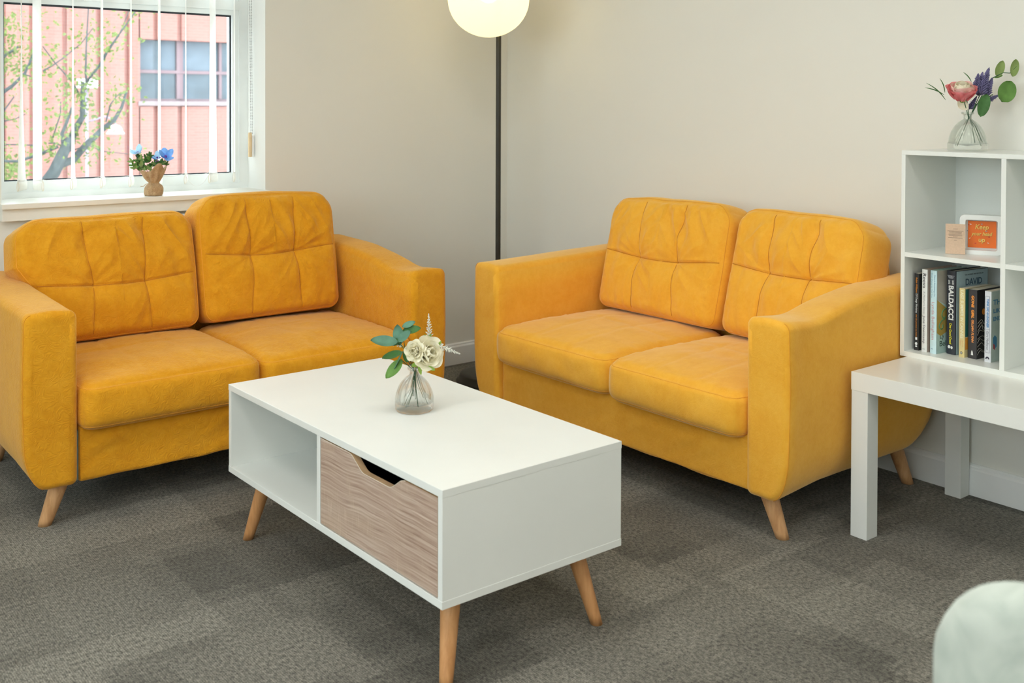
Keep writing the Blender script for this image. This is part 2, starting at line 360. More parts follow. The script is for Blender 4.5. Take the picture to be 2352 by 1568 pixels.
# ------------------------------------------------------------------ mesh helpers
def link(name, me, m=None, parent=None, smooth=False):
    o = bpy.data.objects.new(name, me); C.objects.link(o)
    if m is not None:
        for x in (m if isinstance(m, (list, tuple)) else [m]): me.materials.append(x)
    if parent is not None: o.parent = parent
    if smooth:
        for p in me.polygons: p.use_smooth = True
    return o
def from_data(name, vs, fs, m, parent=None, smooth=False):
    me = bpy.data.meshes.new(name); me.from_pydata([tuple(map(float, v)) for v in vs], [], [tuple(int(i) for i in f) for f in fs]); me.update()
    return link(name, me, m, parent, smooth)
def fix_normals(o):
    bm = bmesh.new(); bm.from_mesh(o.data); bmesh.ops.recalc_face_normals(bm, faces=bm.faces); bm.to_mesh(o.data); bm.free(); return o
def thing(name, label, cat, loc=(0, 0, 0), rotz=0.0, group=None):
    o = bpy.data.objects.new(name, None); C.objects.link(o); o.empty_display_size = 0.05
    o.location = loc; o.rotation_euler = (0, 0, rotz)
    o['label'] = label; o['category'] = cat
    if group: o['group'] = group
    return o
def tag(o, label, cat, group=None):
    o['label'] = label; o['category'] = cat
    if group: o['group'] = group
    return o
def structure(o, label=None):
    o['kind'] = 'structure'
    if label: o['label'] = label
    return o
class MB:
    def __init__(s): s.v = []; s.f = []
    def add(s, vs, fs):
        n = len(s.v); s.v += [tuple(v) for v in vs]; s.f += [tuple(i+n for i in f) for f in fs]; return s
    def box(s, lo, hi):
        x0, y0, z0 = lo; x1, y1, z1 = hi
        return s.add([(x0,y0,z0),(x1,y0,z0),(x1,y1,z0),(x0,y1,z0),(x0,y0,z1),(x1,y0,z1),(x1,y1,z1),(x0,y1,z1)],
              [(0,3,2,1),(4,5,6,7),(0,1,5,4),(1,2,6,5),(2,3,7,6),(3,0,4,7)])
    def tube(s, pts, rad, n=8, cap=True, closed=False):
        pts = [Vector(p) for p in pts]; k = len(pts)
        rads = rad if isinstance(rad, (list, tuple)) else [rad]*k
        rings = []; up = None
        for i, p in enumerate(pts):
            a = pts[(i-1) % k] if (i > 0 or closed) else p; b = pts[(i+1) % k] if (i < k-1 or closed) else p
            t = (b-a).normalized() if (b-a).length > 1e-9 else Vector((0, 0, 1))
            if up is None:
                up = Vector((0, 0, 1)) if abs(t.z) < 0.9 else Vector((1, 0, 0))
            x = (up - t*up.dot(t)); x = x.normalized() if x.length > 1e-6 else t.orthogonal().normalized()
            y = t.cross(x); up = x
            rings.append([p + (x*math.cos(2*math.pi*j/n) + y*math.sin(2*math.pi*j/n))*rads[i] for j in range(n)])
        vs = [v for r in rings for v in r]; fs = []
        for i in range(k if closed else k-1):
            i2 = (i+1) % k
            for j in range(n): fs.append((i*n+j, i*n+(j+1) % n, i2*n+(j+1) % n, i2*n+j))
        if cap and not closed:
            fs.append(tuple(range(n))[::-1]); fs.append(tuple((k-1)*n+j for j in range(n)))
        return s.add(vs, fs)
    def lathe(s, prof, n=32, center=(0, 0, 0), flute=None):
        vs = []; fs = []; cx, cy, cz = center
        for (r, z) in prof:
            for j in range(n):
                a = 2*math.pi*j/n; rr = r if flute is None else r*(1+flute(a, z))
                vs.append((cx+rr*math.cos(a), cy+rr*math.sin(a), cz+z))
        for i in range(len(prof)-1):
            for j in range(n): fs.append((i*n+j, i*n+(j+1) % n, (i+1)*n+(j+1) % n, (i+1)*n+j))
        return s.add(vs, fs)
    def sphere(s, c, r, nu=8, nv=6, sc3=(1, 1, 1)):
        prof = [(r*math.sin(math.pi*i/nv), -r*math.cos(math.pi*i/nv)) for i in range(nv+1)]
        prof[0] = (r*0.02, prof[0][1]); prof[-1] = (r*0.02, prof[-1][1])
        n0 = len(s.v); s.lathe(prof, nu)
        for i in range(n0, len(s.v)):
            x, y, z = s.v[i]; s.v[i] = (c[0]+x*sc3[0], c[1]+y*sc3[1], c[2]+z*sc3[2])
        return s
    def build(s, name, m, parent=None, smooth=False): return from_data(name, s.v, s.f, m, parent, smooth)
def bbox(name, lo, hi, m, parent=None, bevel=0.002, seg=2):
    me = bpy.data.meshes.new(name); bm = bmesh.new()
    b = MB().box(lo, hi); vs = [bm.verts.new(v) for v in b.v]
    for f in b.f: bm.faces.new([vs[i] for i in f])
    if bevel: bmesh.ops.bevel(bm, geom=list(bm.edges), offset=bevel, segments=seg, affect='EDGES', profile=0.7)
    bmesh.ops.recalc_face_normals(bm, faces=bm.faces); bm.to_mesh(me); bm.free()
    return link(name, me, m, parent)
def prism(name, poly, lo, hi, axis, m, parent=None, bevel=0.0):
    # poly: 2-D outline; axis x: (y,z) pairs, y: (x,z), z: (x,y)
    def P(a, b, c): return {'x': (c, a, b), 'y': (a, c, b), 'z': (a, b, c)}[axis]
    me = bpy.data.meshes.new(name); bm = bmesh.new()
    A = [bm.verts.new(P(a, b, lo)) for a, b in poly]; B = [bm.verts.new(P(a, b, hi)) for a, b in poly]; n = len(poly)
    bm.faces.new(A); bm.faces.new(B[::-1])
    for i in range(n): bm.faces.new((A[i], B[i], B[(i+1) % n], A[(i+1) % n]))
    if bevel: bmesh.ops.bevel(bm, geom=list(bm.edges), offset=bevel, segments=2, affect='EDGES')
    bmesh.ops.recalc_face_normals(bm, faces=bm.faces); bm.to_mesh(me); bm.free()
    return link(name, me, m, parent)
def rrect(w, h, r, n=6, cx=0, cy=0):
    pts = []
    for sx, sy, a0 in ((1, 1, 0), (-1, 1, 90), (-1, -1, 180), (1, -1, 270)):
        for i in range(n+1):
            a = R_(a0 + 90*i/n); pts.append((cx+sx*(w/2-r)+r*math.cos(a), cy+sy*(h/2-r)+r*math.sin(a)))
    return pts
def ring_prism(name, outer, inner, lo, hi, axis, m, parent=None):
    def P(a, b, c): return {'x': (c, a, b), 'y': (a, c, b), 'z': (a, b, c)}[axis]
    n = len(outer); vs = []
    for pl in (outer, inner):
        for c in (lo, hi): vs += [P(a, b, c) for a, b in pl]
    fs = []
    for i in range(n):
        j = (i+1) % n; o0, o1, i0, i1 = 0, n, 2*n, 3*n
        fs += [(o0+i, o0+j, o1+j, o1+i), (i0+j, i0+i, i1+i, i1+j), (o0+j, o0+i, i0+i, i0+j), (o1+i, o1+j, i1+j, i1+i)]
    return fix_normals(from_data(name, vs, fs, m, parent))
def text(name, s, size, m, parent, origin, ex, ey, align='LEFT', width=None, shear=0.0, depth=0.00015, bold=0.0):
    cu = bpy.data.curves.new('lettering_curve', 'FONT'); cu.body = s; cu.size = size; cu.shear = shear; cu.extrude = depth; cu.offset = bold
    cu.align_x = align; cu.align_y = 'CENTER'; cu.resolution_u = 3
    to = bpy.data.objects.new('lettering_tmp', cu); C.objects.link(to)
    dg = bpy.context.evaluated_depsgraph_get(); dg.update()
    me = bpy.data.meshes.new_from_object(to.evaluated_get(dg)); bpy.data.objects.remove(to); bpy.data.curves.remove(cu)
    ex = Vector(ex).normalized(); ey = Vector(ey).normalized(); ez = ex.cross(ey)
    k = 1.0
    if width:
        xs = [v.co.x for v in me.vertices]; k = width/max(1e-6, max(xs)-min(xs))
    for v in me.vertices: v.co = Vector(origin) + ex*(v.co.x*k) + ey*v.co.y + ez*v.co.z
    me.name = name; me.materials.clear()
    return link(name, me, m, parent)
def copy_tree(o, parent=None):
    c = o.copy(); C.objects.link(c); c.parent = parent
    for ch in list(o.children): copy_tree(ch, c)
    return c

# ------------------------------------------------------------------ structure: room
X0, Y0, H = -5.2, -6.0, 2.6
WX0, WX1, WZ0, WZ1, REV = -2.198, -1.2255, 0.800, 2.15, 0.16
def wall_with_hole(name, axis, at, thick, a0, a1, h0, h1, z0, z1, m):
    mb = MB()
    def bx(u0, u1, zz0, zz1):
        lo, hi = (at, at+thick) if thick > 0 else (at+thick, at)
        if axis == 'y': mb.box((u0, lo, zz0), (u1, hi, zz1))
        else: mb.box((lo, u0, zz0), (hi, u1, zz1))
    bx(a0, h0, 0, H); bx(h1, a1, 0, H); bx(h0, h1, 0, z0); bx(h0, h1, z1, H)
    return structure(mb.build(name, m))
floor = structure(MB().box((X0, Y0, -0.12), (0.0, 0.0, -0.006)).build('floor', M['carpet']), 'grey patterned carpet tile floor')
wall_with_hole('wall_north', 'y', 0.0, 0.25, X0-0.2, 0.2, WX0, WX1, WZ0, WZ1, M['wall'])
structure(MB().box((0, Y0-0.2, 0), (0.2, 0.0, H)).build('wall_east', M['wall']))
structure(MB().box((X0-0.2, Y0-0.2, 0), (0.0, Y0, H)).build('wall_south', M['wall']))
wall_with_hole('wall_west', 'x', X0, -0.2, Y0, 0.0, WIN2_Y[0], WIN2_Y[1], 0.9, 2.25, M['wall'])
structure(MB().box((X0-0.2, Y0-0.2, H), (0.2, 0.25, H+0.15)).build('ceiling', M['ceiling']))
# carpet tiles
tile_me = None
nx, ny = 11, 12
for i in range(nx):
    for j in range(ny):
        x1 = 0.0 - 0.26 - (i-1)*0.5; x0 = x1 - 0.5; y1 = -0.12 - (j-1)*0.5; y0 = y1 - 0.5
        x0, x1, y0, y1 = max(x0, X0), min(x1, 0), max(y0, Y0), min(y1, 0)
        if x1-x0 < 0.01 or y1-y0 < 0.01: continue
        cx, cy = (x0+x1)/2, (y0+y1)/2; g = 0.0001
        full = abs(x1-x0-0.5) < 1e-6 and abs(y1-y0-0.5) < 1e-6
        if full and tile_me is not None:
            o = bpy.data.objects.new('carpet_tile', tile_me); C.objects.link(o); o.parent = floor
        else:
            hx, hy = (x1-x0)/2-g, (y1-y0)/2-g
            mb = MB().add([(-hx,-hy,-.006),(hx,-hy,-.006),(hx,hy,-.006),(-hx,hy,-.006),(-hx,-hy,-.0005),(hx,-hy,-.0005),(hx,hy,-.0005),(-hx,hy,-.0005),(-hx+.0006,-hy+.0006,0),(hx-.0006,-hy+.0006,0),(hx-.0006,hy-.0006,0),(-hx+.0006,hy-.0006,0)],
                [(0,1,5,4),(1,2,6,5),(2,3,7,6),(3,0,4,7),(4,5,9,8),(5,6,10,9),(6,7,11,10),(7,4,8,11),(8,9,10,11)])
            o = mb.build('carpet_tile', M['carpet'], floor)
            if full: tile_me = o.data
        o.location = (cx, cy, 0)
# baseboards: moulded profile extruded along the wall
def baseboard(name, a0, a1, axis, sign):
    prof = [(0, 0), (0.015, 0), (0.015, 0.078), (0.0125, 0.083), (0.010, 0.0855), (0.010, 0.090), (0.006, 0.0945), (0, 0.0945)]
    if axis == 'x': poly = [(sign*d, z) for d, z in prof]; o = prism(name, poly, a0, a1, 'x', M['gloss_white'])
    else: poly = [(sign*d, z) for d, z in prof]; o = prism(name, poly, a0, a1, 'y', M['gloss_white'])
    return structure(o)
baseboard('baseboard_north', X0, -0.0151, 'x', -1)
baseboard('baseboard_east', Y0, 0.0, 'y', -1)

# ------------------------------------------------------------------ window_1
win = bpy.data.objects.new('window_1', None); C.objects.link(win); structure(win, 'white framed window with vertical blind over the sofa')
FY0, FY1 = REV, REV+0.07
fw = MB()
fw.box((WX0, FY0, 0.834), (WX1, FY1, 0.855)); fw.box((WX0, FY0, 2.12), (WX1, FY1, WZ1))
fw.box((WX0, FY0, 0.855), (WX0+0.028, FY1, 2.12)); fw.box((WX1-0.040, FY0, 0.855), (WX1, FY1, 2.12))
fw.box((WX0+0.028, FY0-0.004, 1.556), (WX1-0.040, FY1, 1.592))
fw.build('window_frame', M['upvc'], win)
SX0, SX1 = WX0+0.028, WX1-0.040
def sash(z0, z1, by, nm):
    o = MB(); y0, y1 = FY0+0.006, FY1-0.01; b = 0.020
    o.box((SX0, y0, z0), (SX1, y1, z0+by)); o.box((SX0, y0, z1-b), (SX1, y1, z1)); o.box((SX0, y0, z0+by), (SX0+b, y1, z1-b)); o.box((SX1-0.027, y0, z0+by), (SX1, y1, z1-b))
    s_ = o.build(nm, M['upvc'], win)
    g = MB(); yy0, yy1 = y0+0.012, y0+0.020; a0, a1, c0, c1 = SX0+b, SX1-0.027, z0+by, z1-b; t = 0.0045
    g.box((a0, yy0, c0), (a1, yy1, c0+t)); g.box((a0, yy0, c1-t*1.6), (a1, yy1, c1)); g.box((a0, yy0, c0+t), (a0+t, yy1, c1-t*1.6)); g.box((a1-t*1.3, yy0, c0+t), (a1, yy1, c1-t*1.6))
    g.build('gasket', M['gasket'], s_)
    MB().box((a0, yy0+0.003, c0), (a1, yy0+0.007, c1)).build('pane', M['pane'], s_)
sash(0.855, 1.556, 0.041, 'sash'); sash(1.592, 2.12, 0.020, 'sash')
# reveal lining (the white painted sides of the opening)
rl = MB(); t = 0.002
rl.box((WX0, 0.0, 0.834), (WX0+t, FY0, WZ1)); rl.box((WX1-t, 0.0, 0.834), (WX1, FY0, WZ1)); rl.box((WX0+t, 0.0, WZ1-t), (WX1-t, FY0, WZ1))
structure(rl.build('trim_1', M['reveal']), 'white painted window reveal')
# window board and apron
sill = bbox('window_sill', (WX0-0.008, -0.05, 0.816), (WX1+0.004, FY1, 0.8343), M['sill'], win, 0.003)
bbox('sill_apron', (WX0-0.004, -0.034, 0.774), (WX1+0.002, -0.001, 0.816), M['sill'], win, 0.002)
# radiator under the window, mostly hidden behind the sofa
rad = thing('radiator', 'white panel radiator under the window sill behind the left sofa', 'radiator', (-1.70, -0.065, 0))
bbox('panel', (-0.41, -0.030, 0.16), (0.41, -0.022, 0.755), M['gloss_white'], rad, 0.003)
bbox('panel', (-0.41, 0.020, 0.16), (0.41, 0.028, 0.755), M['gloss_white'], rad, 0.003)
bbox('top_grille', (-0.405, -0.024, 0.748), (0.405, 0.022, 0.765), M['gloss_white'], rad, 0.002)
for s in (-1, 1):
    bbox('side_cover', (s*0.412-0.004, -0.030, 0.17), (s*0.412+0.004, 0.028, 0.762), M['gloss_white'], rad, 0.002)
    MB().tube([(s*0.36, 0, 0.16), (s*0.36, 0, 0.0)], 0.008, 10).build('pipe', M['steel'], rad, True)
    bbox('bracket', (s*0.25-0.015, 0.027, 0.60), (s*0.25+0.015, 0.0645, 0.66), M['steel'], rad, 0.001)
# second window of the room, behind the camera on the west side
w2 = bpy.data.objects.new('window_2', None); C.objects.link(w2); structure(w2, 'long white framed window in the west wall')
a0, a1 = WIN2_Y; fx0, fx1 = X0-0.14, X0-0.08
f2 = MB()
f2.box((fx0, a0, 0.9), (fx1, a1, 0.95)); f2.box((fx0, a0, 2.2), (fx1, a1, 2.25))
for yy in (a0, a0+0.84, a0+1.68, a0+2.52, a1-0.05): f2.box((fx0, yy, 0.95), (fx1, yy+0.05, 2.2))
f2.build('window_frame', M['upvc'], w2)
MB().box((fx0+0.02, a0+0.02, 0.92), (fx0+0.026, a1-0.02, 2.23)).build('pane', M['pane'], w2)
bbox('window_sill', (X0-0.2, a0-0.03, 0.88), (X0+0.04, a1+0.03, 0.90), M['sill'], w2, 0.003)
portal(((WX0+WX1)/2, 0.27, 1.48), (R_(-90), 0, 0), WX1-WX0, 1.34)
portal((X0-0.16, sum(WIN2_Y)/2, 1.575), (0, R_(-90), 0), 1.34, WIN2_Y[1]-WIN2_Y[0])
# ceiling light panels; south row and west column added to brighten faces turned there
PLAB = ['over the corner', 'over the right sofa', 'added as fill over the far east side', 'near the window wall', 'over the middle of the room', 'added as fill over the foreground chair', 'added as fill by the northwest corner', 'added as fill beside the west window', 'added as fill in the southwest corner']
for k, (x, y) in enumerate([(x, y) for x in (-1.75, -3.2, -4.6) for y in (-2.0, -3.6, -5.2)]):
    c = thing('ceiling_light', 'square flush ceiling panel light ' + PLAB[k], 'ceiling light', (x, y, H), 0, 'ceiling panel lights')
    ring_prism('frame', rrect(0.62, 0.62, 0.004, 2), rrect(0.58, 0.58, 0.004, 2), -0.018, 0.0, 'z', M['gloss_white'], c)
    MB().box((-0.29, -0.29, -0.014), (0.29, 0.29, -0.004)).build('diffuser', M['panel_light'], c)

# ------------------------------------------------------------------ vertical blind
def view_angle(x, y): return math.atan2(x-CAM.x, y-CAM.y)
blind = thing('vertical_blind', 'white vertical slat blind hanging open inside the window', 'blind', (0, 0, 0))
BY = 0.112
bbox('head_rail', (WX0+0.01, BY-0.02, 2.105), (WX1-0.01, BY+0.02, 2.146), M['upvc'], blind, 0.003)
sl = [(-2.105, 0.868, -1.0, 18, 1), (-2.052, 0.866, -19, -20, -1), (-1.930, 0.867, 0.8, 10, 1), (-1.826, 0.867, 5.5, 8, 1), (-1.720, 0.867, 2.0, 8, 1),
      (-1.612, 0.866, 5.5, 8, 1), (-1.509, 0.869, 0.8, 5, 1), (-1.398, 0.868, 15, 20, 1), (-1.309, 0.869, 2.0, 4, 1)]
bots = []
for (x, zb, dt, db, sgn) in sl:
    va = view_angle(x, BY); nz, nw = 26, 6; vs = []; w = 0.089
    for iz in range(nz+1):
        f = iz/nz; z = zb + 0.032 + (2.108-zb-0.032)*f
        ang = va + R_(db + (dt-db)*min(1, (f*2.2))**0.8)
        for iw in range(nw+1):
            u = (iw/nw-0.5)*w; bow = 0.0035*(1-(2*iw/nw-1)**2)
            # blind pivots on its near edge at the chain so that its fold shows
            vs.append((x + math.sin(ang)*u + math.cos(ang)*bow, BY + math.cos(ang)*u - math.sin(ang)*bow, z))
    n = nw+1
    fs = [(a*n+b, a*n+b+1, (a+1)*n+b+1, (a+1)*n+b) for a in range(nz) for b in range(nw)]
    so = from_data('slat', vs, fs, M['slat'], blind, True)
    ang = va + R_(db); d = Vector((math.sin(ang), math.cos(ang), 0)); nn = Vector((math.cos(ang), -math.sin(ang), 0))
    # bottom hem pocket with its weight: a flattened loop seen end-on
    prof = [(0.0, 0.036), (0.0028, 0.024), (0.0034, 0.010), (0.0022, 0.0), (0.0, -0.002), (-0.0022, 0.0), (-0.0034, 0.010), (-0.0028, 0.024)]
    vs = []
    for e in (-1, 1):
        for (a, b) in prof: vs.append(tuple(Vector((x, BY, zb)) + d*(e*w/2) + nn*(a+0.002) + Vector((0, 0, b))))
    k = len(prof); fs = [(i, (i+1) % k, k+(i+1) % k, k+i) for i in range(k)]
    h = from_data('hem', vs, fs, M['slat'], so, True)
    rim = MB().tube([Vector(v) - d*0.0004 for v in vs[:k]], 0.0008, 5, closed=True).build('hem_edge', M['slat_edge'], blind, True)
    bots.append(Vector((x, BY, zb+0.02)) - d*(w/2))
# beaded chain linking the slat bottoms, and the loose loop
ch = MB()
def beads(mb, pts, r, gap):
    acc = 0.0; nxt = 0.0
    for a, b in zip(pts, pts[1:]):
        L = (b-a).length
        while nxt <= acc+L:
            mb.sphere(a + (b-a)*((nxt-acc)/max(L, 1e-9)), r, 6, 4); nxt += gap
        acc += L
sags = [0.006, 0.008, 0.006, 0.006, 0.008, 0.010, 0.010, 0.010]
for (a, b), s in zip(zip(bots, bots[1:]), sags):
    pts = [a.lerp(b, t/14) - Vector((0, 0, s*4*(t/14)*(1-t/14))) + Vector((0, 0, 0.02)) for t in range(15)]
    beads(ch, pts, 0.0016, 0.0042)
a, b = bots[6], bots[7]
beads(ch, [a.lerp(b, t/20) + Vector((0, -0.004, 0.014)) - Vector((0, 0, 0.046*4*(t/20)*(1-t/20))) for t in range(21)], 0.0016, 0.0042)
o = ch.build('bead_chain', M['bead'], blind, True); o['kind'] = 'stuff'
cx_, cy_ = -1.2412, 0.10
cc = MB()
for s in (-0.0032, 0.0032): beads(cc, [Vector((cx_+s+0.001, cy_-0.001, 1.056)), Vector((cx_+s*1.2-0.004, cy_+0.004, 2.11))], 0.0021, 0.0062)
o = cc.build('pull_chain', M['bead_grey'], blind, True); o['kind'] = 'stuff'
MB().tube([(cx_-0.008, cy_, 1.055), (cx_-0.009, cy_, 2.11)], 0.0009, 6).build('pull_cord', M['bead'], blind)
bbox('cord_weight', (cx_-0.0125, cy_-0.009, 0.9625), (cx_-0.001, cy_+0.004, 1.061), M['tassel_beige'], blind, 0.002)
bbox('cord_weight', (cx_+0.0005, cy_-0.007, 0.962), (cx_+0.0085, cy_+0.006, 1.050), M['bead'], blind, 0.002)

# ------------------------------------------------------------------ sofa
def rbox_shape(a, b, c, r, nxyz):
    def samp(h, n):
        e = [h-r+r*math.sin(R_(x))*1.0 for x in (0, 22.5, 45, 67.5, 90)]
        e = [h-r + r*k for k in (0, .3, .58, .82, 1.0)]
        mid = list(np.linspace(-(h-r), h-r, n+1))
        return np.array([-x for x in e[::-1]][:-1] + mid[0:-1] + e)
    S = [samp(h, n) for h, n in zip((a, b, c), nxyz)]
    verts = {}; V = []; F = []
    def vid(p):
        k = tuple(round(float(x), 6) for x in p)
        if k not in verts: verts[k] = len(V); V.append(k)
        return verts[k]
    H3 = (a, b, c)
    for ax in range(3):
        u, w = [(1, 2), (2, 0), (0, 1)][ax]
        for sg in (-1, 1):
            for i in range(len(S[u])-1):
                for j in range(len(S[w])-1):
                    q = []
                    for di, dj in ((0, 0), (1, 0), (1, 1), (0, 1)):
                        p = [0, 0, 0]; p[ax] = sg*H3[ax]; p[u] = S[u][i+di]; p[w] = S[w][j+dj]; q.append(vid(p))
                    F.append(tuple(q) if sg > 0 else tuple(q[::-1]))
    return np.array(V, float), F
def round_map(P, a, b, c, r):
    inner = np.clip(P, [-(a-r), -(b-r), -(c-r)], [a-r, b-r, c-r]); d = P-inner
    L = np.linalg.norm(d, axis=1, keepdims=True); mx = np.abs(d).max(axis=1, keepdims=True)
    d = np.where(L > 1e-9, d/np.maximum(L, 1e-9)*mx, d)
    return inner+d
def corner_round(P, a, c, R, ia, ic):
    qa = np.abs(P[:, ia])-(a-R); qc = np.abs(P[:, ic])-(c-R)
    m = (qa > 0) & (qc > 0); L = np.hypot(qa, qc); mx = np.maximum(qa, qc); k = np.where(m, mx/np.maximum(L, 1e-9), 1)
    Q = P.copy(); Q[:, ia] = np.where(m, np.sign(P[:, ia])*((a-R)+qa*k), P[:, ia]); Q[:, ic] = np.where(m, np.sign(P[:, ic])*((c-R)+qc*k), P[:, ic])
    return Q
def pillow_map(P, h, r, Rp, Rn, ax):
    # ax = (outline axis 1, thickness axis, outline axis 2); Rp / Rn: outline corner radius on the + / - side of axis 2
    i, t, k = ax; a, b, c = h[i], h[t], h[k]
    R = np.where(P[:, k] > 0, Rp, Rn)
    qa, qc = np.abs(P[:, i])-(a-R), np.abs(P[:, k])-(c-R)
    cz = (qa > 0) & (qc > 0); L = np.maximum(np.hypot(qa, qc), 1e-9); mx = np.maximum(qa, qc); f = np.where(cz, mx/L, 1)
    Q = P.copy(); sa, sc_ = np.sign(P[:, i]), np.sign(P[:, k])
    Q[:, i] = np.where(cz, sa*((a-R)+qa*f), P[:, i]); Q[:, k] = np.where(cz, sc_*((c-R)+qc*f), P[:, k])
    ma, mc = a-np.abs(P[:, i]), c-np.abs(P[:, k]); m = np.minimum(ma, mc)
    na = np.where(cz, sa*qa/L, np.where(ma < mc, sa, 0)); nc = np.where(cz, sc_*qc/L, np.where(ma < mc, 0, sc_))
    qm, qt = np.clip(r-m, 0, r), np.clip(r-(b-np.abs(P[:, t])), 0, r)
    LL = np.maximum(np.hypot(qm, qt), 1e-9); k2 = np.where((qm > 0) & (qt > 0), np.maximum(qm, qt)/LL, 1)
    Q[:, i] -= na*qm*(1-k2); Q[:, k] -= nc*qm*(1-k2); Q[:, t] -= np.sign(P[:, t])*qt*(1-k2)
    return Q
def vnoise(P, s, seed): return np.array([mnoise.noise(Vector((p[0]*s[0]+seed, p[1]*s[1]+seed*1.7, p[2]*s[2]-seed))) for p in P])
def g_(d, s): return np.exp(-(d/s)**2)

def back_cushion(parent, u0, u1, z0, z1, v0, lean, seed, mat, seam_z, thick=0.17, top_slope=0.0, rot=0.0, crush=0.0, flare=0.0):
    a, b, c, r, Rr = (u1-u0)/2, thick/2, (z1-z0)/2, 0.034, 0.066
    V, F = rbox_shape(a, b, c, r, (150, 5, 116))
    def shape(P):
        X = P.copy()
        front = np.clip((-P[:, 1]-(b-r-0.001))/r, 0, 1); back = np.clip((P[:, 1]-(b-r-0.001))/r, 0, 1)
        x, z = P[:, 0]/a, P[:, 2]/c
        Q = pillow_map(P, (a, b, c), r, Rr, 0.040, (0, 1, 2))
        env = (1-np.clip(np.abs(x), 0, 1)**3.0)*(1-np.clip(np.abs(z), 0, 1)**3.0)
        puff = 0.034*env
        zs = seam_z/c; e1 = np.clip(env*1.6, 0, 1)
        wob = vnoise(P, (3, 0, 3), seed+9)*0.02
        dh = (z-zs)*c + 0.012*np.cos(x*2.2) - 0.006 + wob*0.4
        gro = 0.0085*g_(dh, 0.0042)+0.013*g_(dh, 0.035)
        for xs in (-0.34, 0.34):
            dv = (x-xs)*a + wob*0.5 + 0.006*np.sin(z*2.5+xs*4)
            gro = gro + (0.0060*g_(dv, 0.0042)+0.008*g_(dv, 0.03))*np.where(z > zs, 1.0, 0.85)
            gro = gro + 0.010*g_(np.hypot(dv, dh), 0.045)
        # wrinkles fanning out of the seam crossings and pulling in from the border
        th = np.arctan2(dh, (np.abs(x)-0.34)*a*np.sign(x)+1e-6)
        rad = np.hypot(dh, (np.abs(x)-0.34)*a)
        fan = vnoise(np.stack([th*2.2, rad*4, np.sign(x)*3], 1), (1, 1, 1), seed)
        fan = np.abs(fan)*g_(rad-0.085, 0.08)*0.010
        fold = vnoise(np.stack([x*a*15 + z*c*8*np.sign(x), z*c*4, x*0], 1), (1, 1, 1), seed+3)
        fold = -np.abs(fold)**0.8*0.026*np.clip(0.25+z*1.1, 0, 1)
        n3 = vnoise(np.stack([x*a*30, z*c*12, x*0], 1), (1, 1, 1), seed+5)*0.0042
        edge = np.maximum(np.abs(x), np.abs(z)); pucker = vnoise(np.stack([x*a*45, z*c*45, x*0], 1), (1, 1, 1), seed+7)*0.0035*g_(edge-0.88, 0.12)
        Q[:, 1] -= front*(puff - gro*e1 - fan*e1 + fold*e1 + n3 + pucker)
        Q[:, 1] += back*0.02*env
        # top and sides belly out a little and wobble
        side = 1-np.clip(np.abs(P[:, 1])/b, 0, 1)**2
        tw = np.clip((z-0.80)/0.20, 0, 1); tw = tw*tw*(3-2*tw); sw = np.clip((np.abs(x)-0.80)/0.20, 0, 1); sw = sw*sw*(3-2*sw)
        Q[:, 2] += tw*side*0.012*(1-x**2) + 0.006*vnoise(P, (7, 3, 0), seed+2)*tw
        Q[:, 0] += np.sign(x)*sw*side*0.010*(1-z**2)
        Q[:, 2] += top_slope*x*np.clip(z+0.4, 0, 1) - 0.012*np.clip(z, 0, 1)*np.abs(x)**3
        Q[:, 0] -= flare*np.clip((-x+0.1)/1.1, 0, 1)*np.clip((z+0.12)/0.35, 0, 1)*1.0
        # crush: top sinks and spreads
        Q[:, 2] -= crush*np.clip(z, 0, 1)**2*(0.6+0.4*np.cos(x*3))
        ca, sa = math.cos(lean), math.sin(lean)
        y, zz = Q[:, 1].copy(), Q[:, 2]+c
        Q[:, 1] = y*ca + zz*sa; Q[:, 2] = zz*ca - y*sa
        if rot:
            cr, sr = math.cos(rot), math.sin(rot); xx, yy = Q[:, 0].copy(), Q[:, 1].copy()
            Q[:, 0] = xx*cr-yy*sr; Q[:, 1] = xx*sr+yy*cr
        Q += np.array([(u0+u1)/2, v0+b, z0])
        return Q
    o = from_data('back_cushion', shape(V), F, mat, parent, True)
    xs_ = np.linspace(-a*0.97, a*0.97, 60); zz_ = np.full(60, seam_z)
    for _ in range(3):
        w_ = vnoise(np.stack([xs_, np.full(60, -b), zz_], 1), (3, 0, 3), seed+9)*0.02
        zz_ = seam_z - 0.012*np.cos(xs_/a*2.2) + 0.006 - w_*0.4
    q_ = shape(np.stack([xs_, np.full(60, -b), zz_], 1)); q_[:, 1] -= 0.0014
    MB().tube(q_, 0.0013, 5).build('seam', M['seam'], o, True)
    for x0_ in (-0.34, 0.34):
        zc_ = np.linspace(-c*0.93, c*0.93, 50); xc_ = np.full(50, x0_*a)
        for _ in range(3):
            w_ = vnoise(np.stack([xc_, np.full(50, -b), zc_], 1), (3, 0, 3), seed+9)*0.02
            xc_ = x0_*a - w_*0.5 - 0.006*np.sin(zc_/c*2.5+x0_*4)
        q_ = shape(np.stack([xc_, np.full(50, -b), zc_], 1)); q_[:, 1] -= 0.0008
        MB().tube(q_, 0.0011, 5).build('seam', M['seam'], o, True)
    for yy in (-(b-0.004),):
        path = []
        pr = rrect(2*(a-0.001), 2*(c-0.001), 0.0011, 2)
        per = []
        n = 40
        for k in range(n): per.append((-a+2*a*k/n, c))
        for k in range(n): per.append((a, c-2*c*k/n))
        for k in range(n): per.append((a-2*a*k/n, -c))
        for k in range(n): per.append((-a, -c+2*c*k/n))
        pts = shape(np.array([(x, -b+0.012, z) for x, z in per]))
        MB().tube(pts, 0.0014, 5, closed=True).build('piping', M['piping'], o, True)
    return o
